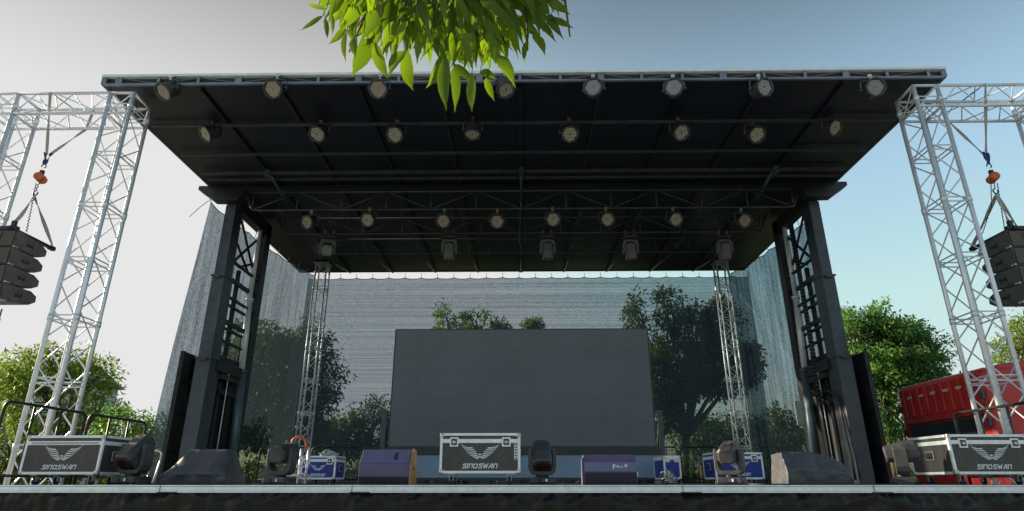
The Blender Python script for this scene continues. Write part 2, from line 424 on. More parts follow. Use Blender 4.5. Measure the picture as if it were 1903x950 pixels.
for y, v, u0, u1 in ((YT[0], 388, 468, 1476), (YT[1], 433, 528, 1414), (YT[2], 470, 600, 1345)):
    tr = bpy.data.objects.new('roof_truss', None); C.objects.link(tr); tr.parent = st; tr.location = (0, y - YC, Hr)
    tz.append(roof_truss(y, v, at(u0, v, Y=y).x, at(u1, v, Y=y).x, 12, .22))
ZT0 = tz[0]
# knee braces under the roof and sloping tubes between the trusses
for x in (-5.9, 0.02, 5.9):
    p = MB(); p.tube((x, YT[0] - 1.0, Hr - .05), (x + (.12 if x < 0 else -.12 if x > 1 else 0), YT[0] + .02, ZT0 + .2), .035, 8)
    p.box((x, YT[0] - 1.0, Hr - .12), (.12, .12, .16)); p.build('knee_brace', M['steel'], st)
for i in range(9):
    x = -5.96 + i * 1.49
    p = MB(); p.tube((x, YT[0], ZT0), (x, YT[1], tz[1] + .02), .016, 6); p.tube((x, YT[1], tz[1] + .02), (x, YT[2], tz[2]), .016, 6)
    p.tube((x, YT[2], tz[2]), (x, YB - .4, Hr - .1), .018, 6)
    p.build('truss_tie', M['beam'], st)
p = MB(); p.box((-.03, YT[1] - .4, Hr - .55), (.05, .05, 1.0)); p.box((.10, YT[1] + .1, Hr - .45), (.05, .05, .8)); p.build('centre_hanger', M['steel'], st)

# side towers: column, lattice, rear post, lift cylinder
def side_tower(s):
    def bx(m, x, y, z, w_, d_, h_, ch=0): m.box((s * x, y, z), (w_, d_, h_), ch=ch)
    xo, xi = 7.36, 7.06; yc = YC + .2
    t = bpy.data.objects.new('column_tower', None); C.objects.link(t); t.parent = st; t.location = (s * 7.2, 0, DECK)
    zc1 = at(408 if s < 0 else 1535, 512, Y=YC).z; zc2 = at(400, 665, Y=YC).z
    m = MB(); bx(m, 7.21, yc, (DECK + zc2) / 2, .34, .50, zc2 - DECK, .012); m.build('lower_column', M['steel'], t)
    m = MB(); bx(m, 7.21, yc, (zc1 + zc2) / 2, .30, .45, zc1 - zc2, .012); m.build('middle_column', M['steel'], t)
    m = MB(); bx(m, 7.21, yc, (zc1 + Hr - .4) / 2, .26, .40, Hr - .4 - zc1, .012); m.build('upper_column', M['steel'], t)
    for z, a in ((zc1, .34), (zc2, .38)):
        m = MB(); bx(m, 7.21, yc, z, a, a + .18, .035); bx(m, 7.21, yc - .28, z - .04, .16, .03, .045); m.build('column_collar', M['steel'], t)
    # rear post
    m = MB(); bx(m, 7.18, 15.80, (DECK + Hr) / 2 - .05, .28, .30, Hr - DECK - .1, .01); m.build('rear_post', M['steel_b'], t)
    # cross beams
    zb = at(430, 688, Y=14.7).z
    m = MB(); bx(m, 7.05, 14.9, zb, .16, 1.6, .26, .01); bx(m, 7.0, 14.7, zb - .22, .10, .9, .12); m.build('lower_tie_beam', M['steel_b'], t)
    m = MB(); bx(m, 7.15, 14.9, Hr - .28, .22, 2.0, .36); m.build('head_beam', M['steel_b'], t)
    # lattice
    m = MB(); za = at(430, 500, Y=14.7).z; y0, y1 = YC + .42, 15.6
    for a, b in (((y0, za), (y1, Hr - .5)), ((y0, Hr - .5), (y1, za)), ((y0 + .35, za), (y1, Hr - 1.3)), ((y0, Hr - 1.2), (y1 - .4, za))):
        m.tube((s * 7.15, a[0], a[1]), (s * 7.15, b[0], b[1]), .035, 6)
    m.build('cross_brace', M['steel_b'], t)
    m = MB()
    for i, f in enumerate((0, .16, .30, .36, .55, .62, .82, 1.0)):
        z = L(zb + .25, za, f); m.box((s * (7.15 - .05 * (i % 2)), (y0 + y1) / 2, z), (.07, y1 - y0 + .1, .05 if i % 3 else .10))
    m.box((s * 7.26, y1 - .75, (zb + za) / 2), (.08, .10, za - zb)); m.box((s * 7.2, y0 + .1, (zb + za) / 2), (.06, .06, za - zb))
    m.build('ladder_frame', M['steel_b'], t)
    # lower guts
    m = MB()
    m.box((s * 7.22, (y0 + y1) / 2, (DECK + zb) / 2), (.05, y1 - y0, zb - DECK - .1))
    for yy in (y0 + .25, y0 + .8): m.box((s * 7.12, yy, (DECK + zb) / 2), (.09, .12, zb - DECK - .2))
    m.box((s * 7.08, y0 + .55, zb - .55), (.16, .7, .10)); m.build('lower_web_plate', M['steel_b'], t)
    m = MB(); m.tube((s * 6.96, y0 + .35, DECK + .02), (s * 6.96, y0 + .35, zb - .12), .012, 6); m.build('guide_rod', M['chrome'], t)
    # cylinder
    zr1 = at(440, 690, Y=15.35).z; zr2 = at(470, 560, Y=15.35).z; ztop = Hr - .25
    xc = 6.96
    def cyl(z): return Vector((s * L(6.90, 7.10, min(1, max(0, (z - DECK) / 4.2))), 15.35, z))
    m = MB(); m.tube(cyl(DECK), cyl(zr1 - .05), .105, 16); m.tube(cyl(zr1 - .05), cyl(zr1 + .02), .12, 16); m.build('cylinder_barrel', M['barrel'], t)
    m = MB(); m.tube(cyl(zr1), cyl(zr2), .078, 16); m.build('cylinder_rod', M['chrome'], t)
    m = MB(); m.tube(cyl(zr2), cyl(zr2 + .08), .10, 16); m.tube(cyl(zr2 + .08), cyl(ztop), .058, 14); m.build('upper_rod', M['chrome'], t)
    # folded side flap
    zf = at(338 if s < 0 else 1600, 655, Y=YC).z
    m = MB(); m.box((s * 7.66, YC + .35, (DECK - .3 + zf) / 2), (.05, 1.05, zf - DECK + .3))
    for z in (DECK + .7, DECK + 1.5, DECK + 2.2):
        m.box((s * 7.62, YC + .35, z), (.05, 1.0, .05))
    m.box((s * 7.62, YC - .16, (DECK + zf) / 2), (.06, .05, zf - DECK)); m.box((s * 7.62, YC + .86, (DECK + zf) / 2), (.06, .05, zf - DECK))
    m.build('folded_side_flap', M['steel_b'], t)
    m = MB(); m.box((s * 7.45, YC + .3, .75), (.6, .6, 1.5), ch=.02); m.build('outrigger_base', M['steel_b'], t)
    return t
tl_ = side_tower(-1); tr_ = side_tower(1)
# cable chain on the right tower
m = MB()
cpts = [at(1468, 410, Y=15.0), at(1479, 470, Y=14.95), at(1491, 540, Y=14.9), at(1503, 610, Y=14.85), at(1511, 660, Y=14.8), at(1516, 700, Y=14.7), at(1524, 735, Y=14.6), at(1534, 752, Y=14.5), at(1552, 742, Y=14.4)]
for i in range(len(cpts) - 1):
    a, b = cpts[i], cpts[i + 1]; n = max(1, int((b - a).length / .085))
    for k in range(n):
        p = a.lerp(b, (k + .5) / n); dd = (b - a).normalized()
        q = dd.to_track_quat('Z', 'X').to_matrix().to_4x4()
        m.box(p, (.12, .11, .06), rot=q)
m.build('cable_chain', M['steel_b'], tr_)
m = MB(); m.path([at(1535, 725, Y=14.0), at(1556, 735, Y=13.95), at(1562, 760, Y=13.9), at(1570, 800, Y=13.8), at(1582, 850, Y=13.75), at(1590, 892, Y=13.7)], .025, 8)
m.path([at(1540, 722, Y=14.0), at(1562, 731, Y=13.95), at(1569, 758, Y=13.9), at(1578, 800, Y=13.8), at(1590, 850, Y=13.75), at(1599, 892, Y=13.7)], .015, 8)
m.build('power_conduit', M['steel_b'], tr_)
for (u0, v0, u1, v1) in ((1482, 745, 1500, 790), (1510, 742, 1521, 788)):
    a = at(u0, v1, Y=15.56); b = at(u1, v0, Y=15.56)
    m = MB(); m.box(((a.x + b.x) / 2, 15.58, (a.z + b.z) / 2), (abs(b.x - a.x) - .02, .05, b.z - a.z), ch=.008); m.build('switch_box', M['grey_box'], tr_)

for x in (-4.6, -2.15, 2.02, 4.4):
    m = MB(); m.box((x, YL - .032, zt - .045), (.006, .006, .085)); m.box((x + .1, YL - .026, zt - .088), (.26, .012, .012)); m.build('trim_joint', M['steel_b'], st)
# skirt along the front of the deck
sk = MB(); NX, NZ = 700, 22
for j in range(NZ + 1):
    for i in range(NX + 1):
        x = -XD + 2 * XD * i / NX; t = j / NZ
        n1 = noise.noise(Vector((x * 1.6, t * .8, 3.1))); n2 = noise.noise(Vector((x * 5.5, t * 1.6, 8.4))); n3 = noise.noise(Vector((x * 14 + 3 * t, t * 5, 1.4)))
        top = DECK - .088 - .012 * abs(n2) if j == 0 else DECK - .095 - t ** 1.3 * (DECK - .11)
        n4 = (noise.noise(Vector((x * 5 + t * 9, t * 6 - x * 2, 4.4))) + .6 * noise.noise(Vector((x * 13 - t * 20, t * 12 + x * 4, 7)))) * max(0, 1 - t * 3.5)
        y = YL + .005 - (.05 * n1 + .04 * n2) * min(1, .3 + t * 3) - .014 * n3 - .06 * n4 - .03 * min(1, t * 8)
        sk.v.append((x, y, top))
for j in range(NZ):
    for i in range(NX):
        a = j * (NX + 1) + i; sk.f.append((a, a + 1, a + NX + 2, a + NX + 1)); sk.sm.append(True)
tag(sk.build('stage_skirt', M['skirt']), 'crinkled black plastic skirt hanging below the front edge of the stage', 'stage skirt')

# ------------------------------------------------------------------ shade nets
def net(name, fn, nu, nv, m, label, ties):
    root = empty(name, fn(0, 1), label, 'shade net', 'shade nets round the stage')
    b = MB()
    for j in range(nv + 1):
        for i in range(nu + 1): b.v.append(tuple(fn(i / nu, 1 - j / nv)))
    for j in range(nv):
        for i in range(nu):
            a = j * (nu + 1) + i; b.f.append((a, a + 1, a + nu + 2, a + nu + 1)); b.sm.append(True)
    b.build('net_cloth', m, root, fix=False)
    b = MB(); b.path([fn(i / nu, 1.0) for i in range(nu + 1)], .012, 5); b.build('hem_rope', M['cable'], root)
    for (p, q) in ties: b = MB(); b.tube(p, q, .008, 5); b.build('tie_cord', M['cable'], root)
    return root
YN = 20.15
zn = at(970, 515, Y=YN).z
nties = 27; xn0 = at(572, 520, Y=YN).x; xn1 = at(1392, 520, Y=YN).x
def back_fn(s, t):
    x = L(xn0, xn1, s); ph = (s * nties) % 1.0
    sag = .065 * (1 - (2 * ph - 1) ** 2) * max(0, (t - .9) / .1)
    y = YN + .05 * noise.noise(Vector((x * .8, t * 2, 1))) + .03 * cos(2 * pi * s * nties) * t ** 6
    return Vector((x, y, L(.1, zn, t) - sag))
net('shade_net', back_fn, nties * 8, 30, M['net'], 'wide dark shade net stretched across the back of the stage behind the screen',
    [((L(xn0, xn1, i / nties), YN, zn), (L(xn0, xn1, i / nties), YN - .02, zn + .14)) for i in range(nties + 1)])
def side_fn(sg):
    def fn(s, t):
        y = L(13.35 if sg < 0 else 14.35, 19.9, s)
        top = at(405, 372, Y=13.35).z - .05
        zt_ = L(top, at(585, 512, Y=19.9).z, s) - .16 * sin(pi * s) - .05 * abs(sin(s * pi * 7))
        x = L(L(7.95, 7.50, t), L(7.25, 7.05, t), s ** .8) if sg < 0 else L(L(7.42, 7.38, t), L(7.15, 7.05, t), s ** .8)
        fold = .07 * noise.noise(Vector((y * 2.2 + t * 1.2, t * .7, 5 + sg))) + .03 * noise.noise(Vector((y * 7 + t * 2, t, 2)))
        return Vector((sg * (x + fold * (1 - .4 * t)), y, L(.1, zt_, t)))
    return fn
for sg, lb in ((-1, 'grey shade net hanging beside the column tower near the silver handrail'), (1, 'grey shade net hanging behind the column tower with the pale switch boxes')):
    fn = side_fn(sg)
    net('shade_net', fn, 70, 30, M['net_side'], lb, [(fn(i / 9, 1), fn(i / 9, 1) + Vector((-sg * .05, 0, .25))) for i in range(10)])
ln = MB(); a = at(392, 370, Y=13.4); ln.path([a, at(372, 385, Y=13.2), at(352, 403, Y=13.0)], .008, 5)
ln.build('loose_tie_rope', M['cable'], None)
tag(bpy.data.objects['loose_tie_rope'], 'thin dark rope end sticking out below the roof corner by the net top', 'rope')

# ------------------------------------------------------------------ box trusses
def truss_run(parent, p0, p1, w_, up, r=.025, rb=.010, pitch=.36, seg=2.0, names=('main_tube', 'lacing'), w2=None):
    """square truss from p0 to p1 (centre line)"""
    p0 = Vector(p0); p1 = Vector(p1); ax = (p1 - p0).normalized(); up = Vector(up).normalized(); sd_ = ax.cross(up).normalized()
    h = w_ / 2; Lg = (p1 - p0).length
    h2 = (w2 or w_) / 2
    cs = [sd_ * a * h2 + up * b * h for a, b in ((-1, -1), (1, -1), (1, 1), (-1, 1))]
    for c in cs:
        m = MB(); m.tube(p0 + c, p1 + c, r, 10)
        z = seg
        while z < Lg - .1:
            m.tube(p0 + c + ax * (z - .05), p0 + c + ax * (z + .05), r * 1.25, 10); z += seg
        m.build(names[0], M['alu'], parent)
    n = max(1, round(Lg / pitch))
    for k in range(4):
        a, b = cs[k], cs[(k + 1) % 4]; m = MB()
        for i in range(n):
            q0 = p0 + ax * (Lg * i / n); q1 = p0 + ax * (Lg * (i + 1) / n)
            if i % 2 == 0: m.tube(q0 + a, q1 + b, rb, 6, caps=False)
            else: m.tube(q0 + b, q1 + a, rb, 6, caps=False)
        z = 0
        while z < Lg + .01:
            for dz in ((0.0,) if z == 0 else (-.04, .04)):
                q = p0 + ax * min(Lg, max(0, z + dz)); m.tube(q + a, q + b, rb, 6, caps=False)
            z += seg / 2
        m.build(names[1], M['alu'], parent)

WT = .43; WD = .52
def goalpost(s, label):
    y0 = 9.5; ztop = at(970, 166, Y=y0).z
    xfi = abs(at(272 if s < 0 else 1696, 166, Y=y0).x)  # provisional
    xo = abs(at(208, 166, Y=y0).x); xi = xo - WT
    root = empty('truss_goalpost', (s * (xi + xo) / 2, y0 + WD / 2, 0), label, 'truss gantry', 'silver truss gantries beside the stage')
    xc1 = (xi + xo) / 2; xc2 = xc1 + WT + 1.72
    for xc in (xc1, xc2):
        truss_run(root, (s * xc, y0 + WD / 2, .03), (s * xc, y0 + WD / 2, ztop), WD, (0, 1, 0), w2=WT, r=.036, rb=.012, pitch=.46)
        m = MB(); m.box((s * xc, y0 + WD / 2, .015), (.7, .7, .02)); m.build('base_plate', M['steel'], root)
    truss_run(root, (s * (xc1 + WT / 2), y0 + WD / 2, ztop - WT / 2), (s * (xc2 - WT / 2), y0 + WD / 2, ztop - WT / 2), WT, (0, 0, 1), w2=WD, r=.030, rb=.011, pitch=.35, seg=5)
    z0, z1 = ztop - WT, ztop
    for xc in (xc1, xc2):
        m = MB()
        for cx_ in (-1, 1):
            for cy_ in (0, 1): m.tube((s * xc + cx_ * WT / 2, y0 + cy_ * WD, z0), (s * xc + cx_ * WT / 2, y0 + cy_ * WD, z1), .034, 8)
        for z in (z0, z1):
            cc = [(s * (xc - WT / 2), y0, z), (s * (xc + WT / 2), y0, z), (s * (xc + WT / 2), y0 + WD, z), (s * (xc - WT / 2), y0 + WD, z)]
            for k in range(4): m.tube(cc[k], cc[(k + 1) % 4], .026, 8)
        m.build('corner_cube', M['alu'], root)
    return xc1, xc2, ztop
gl = goalpost(-1, 'silver box truss gantry beside the leafy tree and pale building, carrying loudspeakers')
gr_ = goalpost(1, 'silver box truss gantry in front of the red truck cab, carrying loudspeakers')
print('goal', gl)

for sg, us, lb in ((-1, (543, 503), 'slim silver truss mast at the back of the stage behind the ladder'),
                   (1, (1409, 1375), 'slim silver truss mast at the back of the stage behind the blue cases')):
    yv = 19.3
    a = at(us[0] + (0), 885, Y=yv)
    xcn = sg * 6.62
    r_ = empty('truss_mast', (xcn, yv, DECK), lb, 'truss mast', 'slim truss masts at the back of the stage')
    truss_run(r_, (xcn, yv, DECK + .02), (xcn, yv, Hr - .08), .36, (0, 1, 0), r=.026, rb=.010, pitch=.36)
    m = MB(); m.box((xcn, yv, Hr - .05), (.5, .5, .03)); m.build('top_plate', M['zinc'], r_)
    m = MB(); m.box((xcn, yv, DECK + .012), (.6, .6, .02)); m.build('base_plate', M['steel'], r_)

# ------------------------------------------------------------------ loudspeaker arrays, hoists and slings
def cabinet(parent, loc, tilt, wd=.95, dp=.72, hf=.29, hb=.20):
    x, y, z = loc
    poly = [(0, hf / 2), (0, -hf / 2), (.10, -hf / 2), (dp - .14, -hb / 2 - .02), (dp, -.05), (dp, .05), (dp - .14, hb / 2 + .02), (.10, hf / 2)]
    T = Matrix.Rotation(tilt, 4, 'X')
    m = MB(); m.prismx(poly, -wd / 2, wd / 2)
    cb = m.build('speaker_cabinet', M['array_box'], parent, world=False, loc=(x, y, z), rot=(tilt, 0, 0))
    g_ = MB(); g_.box((0, -.012, 0), (wd - .04, .02, hf - .035))
    for i in range(1, 4): g_.box((-wd / 2 + i * wd / 4, -.026, 0), (.012, .012, hf - .05))
    g_.build('front_grille', M['grille'], cb, world=False)
    for sx in (-1, 1):
        h_ = MB(); h_.box((sx * (wd / 2 + .003), .33, -.01), (.012, .13, .035)); h_.box((sx * (wd / 2 + .004), .33 - .06, -.01), (.014, .02, .06)); h_.box((sx * (wd / 2 + .004), .33 + .06, -.01), (.014, .02, .06))
        h_.build('side_handle', M['rubber'], cb, world=False)
        h_ = MB(); h_.box((sx * (wd / 2 + .006), .05, -hf / 2 + .01), (.02, .10, .03)); h_.build('rigging_bracket', M['zinc'], cb, world=False)
def array(s, hu, side_u, label, hlabel, slabel, s2label):
    yf = 9.45
    ptop = at(side_u, 428, Y=yf); wd = .95
    xin = ptop.x; xc = xin + s * wd / 2; zt_ = ptop.z
    root = empty('line_array', (xc, yf + .36, zt_), label, 'loudspeaker array', 'hanging loudspeaker arrays')
    z = -.15; y = -.36
    for i in range(4):
        cabinet(root, (0, y, z), radians(-1 + 2.2 * i)); z -= .305; y += .018 * i
    m = MB()
    for sx in (-.36, .36): m.box((sx, .06, .035), (.06, .98, .05))
    m.box((0, -.36, .035), (.95, .07, .06)); m.box((0, .3, .035), (.8, .05, .04)); m.box((-s * .4, -.38, .09), (.06, .06, .14))
    m.box((-s * .36, .58, .035), (.07, .12, .07))
    m.build('rigging_frame', M['steel_b'], root, world=False)
    m = MB(); m.tube((0 - s * .2, .1, -1.25), (-s * .2, .1, -1.42), .012, 6); m.box((-s * .2, .1, -1.45), (.03, .03, .08)); m.build('safety_link', M['steel'], root, world=False)
    # hoist
    yh = yf + .3
    hp = at(hu[0], hu[1], Y=yh); hook = at(hu[2], hu[3], Y=yh)
    h = empty('chain_hoist', hp, hlabel, 'chain hoist', 'orange chain hoists')
    hs = .76
    m = MB(); T = Matrix.Translation(hp) @ Matrix.Rotation(radians(75) * s, 4, 'Z') @ Matrix.Rotation(pi / 2, 4, 'Y')
    T = T @ Matrix.Scale(hs, 4); m.lathe([(.06, -.15), (.10, -.13), (.105, -.03), (.07, -.02)], 16, T); m.lathe([(.07, .02), (.095, .03), (.10, .12), (.08, .15)], 16, T)
    m.build('drum_housing', M['orange'], h)
    m = MB(); m.lathe([(.075, -.03), (.075, .03)], 12, T); m.box(hp + Vector((0, 0, .1)), (.06, .05, .1)); m.build('gear_body', M['steel_b'], h)
    m = MB()
    tp = hp + Vector((0, 0, .24))
    m.path([tp + Vector((.04 * cos(a), 0, .04 * sin(a))) for a in [i * pi / 8 - 1.2 for i in range(13)]], .010, 6)
    m.path([hook + Vector((.04 * cos(a), 0, .05 * sin(a) + .03)) for a in [i * pi / 8 + 2 for i in range(13)]], .011, 6)
    m.build('hook', M['steel_b'], h)
    m = MB()
    def chain(a, b, sag=0):
        n = int((b - a).length / .03)
        for i in range(n):
            t0, t1 = i / n, (i + 1.15) / n
            q0 = a.lerp(b, t0); q1 = a.lerp(b, min(1, t1)); off = Vector((.012 if i % 2 else -.012, .006 if i % 2 else -.006, 0))
            m.tube(q0 + off, q1 - off, .0075, 5)
    chain(hp - Vector((0, 0, .08)), hook + Vector((0, 0, .06)))
    low = Vector((hook.x - s * .03, yh + .02, zt_ + .1)); chain(hp - Vector((-s * .05, 0, .1)), low)
    low2 = Vector((xc - s * .42, yh + .3, zt_ + .15))
    if s > 0:
        chain(hp - Vector((.06, 0, .1)), hook + Vector((-.14, 0, -.25))); chain(hook + Vector((-.14, 0, -.25)), low2)
    m.build('load_chain', M['steel_b'], h)
    # upper sling round the beam
    zb = gl[2]
    sl = empty('lifting_sling', tp, slabel, 'lifting strap', 'grey lifting straps')
    bx_ = at(92 if s < 0 else 1838, 190, Y=9.5).x
    def strap(m, a, b, w_=.045, tw=0.0, n=6):
        a = Vector(a); b = Vector(b); dd = (b - a).normalized(); sdv = dd.cross(Vector((sin(tw), cos(tw), 0.0))).normalized(); nn = dd.cross(sdv)
        rings = []
        for i in range(n + 1):
            c = a.lerp(b, i / n); ang = .5 * sin(i * 1.3)
            sv = (sdv * cos(ang) + nn * sin(ang)) * w_ / 2; tv = nn * .004
            rings.append([c - sv - tv, c + sv - tv, c + sv + tv, c - sv + tv])
        m.loft(rings)
    tpb = tp + Vector((0, 0, .05))
    m = MB()
    strap(m, tpb + Vector((0, -.02, .2)), (bx_, 9.5 - .04, zb - .02)); strap(m, (bx_, 9.5 - .04, zb), (bx_ + s * -.02, 9.5 + WD + .03, zb + .03), n=2)
    strap(m, tpb + Vector((0, .04, .2)), (bx_ - s * .35, 9.5 + WD + .04, zb - WT)); strap(m, (bx_ - s * .35, 9.5 + WD + .05, zb - WT), (bx_ - s * .42, 9.5 + WD + .03, zb + .04), n=2)
    m.build('webbing', M['strap'], sl)
    m = MB(); strap(m, tpb - Vector((0, 0, .02)), tpb + Vector((-.03, -.01, .23)), .06); strap(m, tpb - Vector((0, 0, .02)), tpb + Vector((.06, .02, .23)), .06, .3); m.build('sewn_eye', M['strap_b'], sl)
    s2 = empty('lifting_sling', hook, s2label, 'lifting strap', 'grey lifting straps')
    m = MB()
    for (dx, dy, ww) in ((s * .42, .35, .05), (-s * .38, -.36, .06), (-s * .36, .60, .06)):
        strap(m, hook - Vector((0, 0, .04)), (xc + dx, yf + .36 + dy, zt_ + .07), ww, .3 * dx)
    m.build('webbing', M['strap'], s2)
array(-1, (75, 331, 65, 362), 33, 'black four box loudspeaker array hanging beyond the silver truss near the leafy tree',
      'orange chain hoist above the loudspeakers against white sky', 'grey strap with blue eye over the truss beam against white sky', 'grey three leg strap on the loudspeakers against white sky')
array(1, (1845, 331, 1851, 358), 1870, 'black four box loudspeaker array hanging high above the red truck cab',
      'orange chain hoist above the loudspeakers against blue sky', 'grey strap with blue eye over the truss beam against blue sky', 'grey three leg strap on the loudspeakers against blue sky')

# ------------------------------------------------------------------ PAR cans
def par_can():
    root = empty('par_can', (0, 0, 0), 'black LED par can', 'stage light', 'LED par cans under the stage roof')
    m = MB(); m.tube((0, -.03, 0), (0, .03, 0), .035, 10); m.box((0, 0, -.045), (.03, .04, .05)); m.build('clamp', M['zinc'], root, world=False)
    m = MB(); pts = arc_corner([(-.165, 0, -.25), (-.165, 0, -.08), (.165, 0, -.08), (.165, 0, -.25)], .09)
    m.path(pts, .012, 6); m.tube((-.19, 0, -.25), (-.14, 0, -.25), .022, 8); m.tube((.19, 0, -.25), (.14, 0, -.25), .022, 8); m.build('yoke', M['steel'], root, world=False)
    m = MB(); m.lathe([(.05, .17), (.09, .165), (.115, .12), (.12, .03), (.125, -.10)], 20, cap1=False)
    m.lathe([(.125, -.10), (.152, -.102), (.156, -.125), (.156, -.135), (.136, -.137), (.134, -.10)], 24, cap0=False, cap1=False)
    for i in range(8):
        a = i * pi / 4 + .2; m.box((.158 * cos(a), .158 * sin(a), -.12), (.018, .018, .03), rot=a)
    for i in range(10):
        a = i * 2 * pi / 10; m.box((.115 * cos(a), .115 * sin(a), .06), (.03, .006, .12), rot=a)
    h = m.build('housing', M['black'], root, world=False, loc=(0, 0, -.25))
    m = MB(); m.lathe([(.135, -.105), (.135, -.112)], 24); m.build('face_plate', M['par_face'], h, world=False)
    m = MB(); rr = .0125; row = 0; yy = -.12
    while yy <= .121:
        xx = -.13 + (row % 2) * .0145
        while xx <= .131:
            if math.hypot(xx, yy) < .122 and math.hypot(xx, yy) > .008:
                o = len(m.v)
                m.v.append((xx, yy, -.124))
                for k in range(6): m.v.append((xx + rr * .8 * cos(k * pi / 3), yy + rr * .8 * sin(k * pi / 3), -.114))
                for k in range(6): m.f.append((o, o + 1 + (k + 1) % 6, o + 1 + k)); m.sm.append(True)
            xx += .029
        yy += .0251; row += 1
    m.build('led_cluster', M['led_dot'], h, world=False)
    m = MB(); m.path([(0, .02, -.08 - .25), (.05, .1, -.2), (.03, .06, -.06), (.0, .0, .02)], .006, 5); m.build('power_lead', M['cable'], root, world=False)
    return root
PAR = par_can()
par_used = False
def place_par(u, v, Y, aim, label, tone):
    """u,v: where the lamp's face sits in the photo; aim = (yaw, down) in degrees, yaw>0 towards +X"""
    global par_used
    o = copy_tree(PAR)
    p = at(u, v, Y=Y)
    yaw, dn = radians(aim[0]), radians(aim[1])
    dirv = Vector((sin(yaw) * cos(dn), -cos(yaw) * cos(dn), -sin(dn)))
    for c in o.children:
        if c.name.startswith('housing'):
            c.rotation_euler = (-dirv).to_track_quat('Z', 'Y').to_euler()
            for cc in c.children:
                if cc.name.startswith('led_cluster') and tone != 'led_dot':
                    cc.data = cc.data.copy(); cc.data.materials[0] = M[tone]
    o.location = p + Vector((0, 0, .25)) - dirv * .12
    o.rotation_euler = (0, 0, yaw * .6)
    # undo the yaw for the housing
    for c in o.children:
        if c.name.startswith('housing'):
            q = Matrix.Rotation(-yaw * .6, 3, 'Z') @ (-dirv).to_track_quat('Z', 'Y').to_matrix(); c.rotation_euler = q.to_euler()
    o['label'] = label
    o.scale = (1.12, 1.12, 1.12)
    return o
ORD = ['first', 'second', 'third', 'fourth', 'fifth', 'sixth', 'seventh', 'eighth']
rowA = [(305, 168, (-30, 48), 'led_dot'), (508, 163, (-4, 38), 'led_dot'), (703, 163, (2, 38), 'led_dot_p'), (940, 164, (40, 62), 'led_dot'), (1102, 160, (-14, 14), 'led_dot_b'), (1252, 160, (-18, 14), 'led_dot_b'), (1420, 160, (18, 18), 'led_dot_b'), (1626, 160, (-6, 16), 'led_dot_b')]
rowB = [(383, 247, (-40, 40), 'led_dot'), (590, 247, (-14, 48), 'led_dot'), (734, 248, (-8, 46), 'led_dot'), (878, 247, (4, 82), 'led_dot'), (1059, 247, (2, 46), 'led_dot'), (1266, 244, (16, 46), 'led_dot'), (1406, 248, (10, 44), 'led_dot'), (1551, 235, (28, 34), 'led_dot')]
rowC = [(571, 411, (-24, 22), 'led_dot_p'), (683, 407, (-4, 26), 'led_dot'), (824, 409, (-4, 30), 'led_dot_p'), (924, 410, (2, 28), 'led_dot_p'), (1028, 406, (2, 26), 'led_dot'), (1129, 406, (8, 26), 'led_dot'), (1256, 406, (10, 26), 'led_dot'), (1384, 408, (10, 26), 'led_dot_p')]
YP = [YF - .14, depth_at(228, Hr) - .05, YT[0] - .05]
txtA = ['dull par can tilted sideways on the roof front edge beside the left gantry',
        'par can with greenish face on the roof front edge, second from left',
        'par can with warm face on the roof front edge, just left of the leaves',
        'par can on the roof front edge half hidden behind the hanging leaves',
        'bluish par can on the roof front edge, first right of the leaves',
        'bluish par can on the roof front edge, second right of the leaves',
        'bluish par can on the roof front edge, third right of the leaves',
        'bluish par can on the roof front edge, nearest the right gantry']
for i, (u, v, a, t) in enumerate(rowA):
    place_par(u, v, YP[0], a, txtA[i], t)
for i, (u, v, a, t) in enumerate(rowB):
    lb = '%s par can from the left in the row behind the roof front edge' % ORD[i]
    if i == 3: lb = 'par can pointing straight down in the second row, just below the hanging leaves'
    if i == 0: lb = 'par can turned sideways, leftmost in the row behind the roof front edge'
    place_par(u, v, YP[1] - .1, a, lb, t)
for i, (u, v, a, t) in enumerate(rowC):
    place_par(u, v, YP[2] - .12, a, '%s par can from the left in the row above the moving heads' % ORD[i], t)
def drop_tree(o):
    for c in list(o.children): drop_tree(c)
    bpy.data.objects.remove(o, do_unlink=True)
drop_tree(PAR)

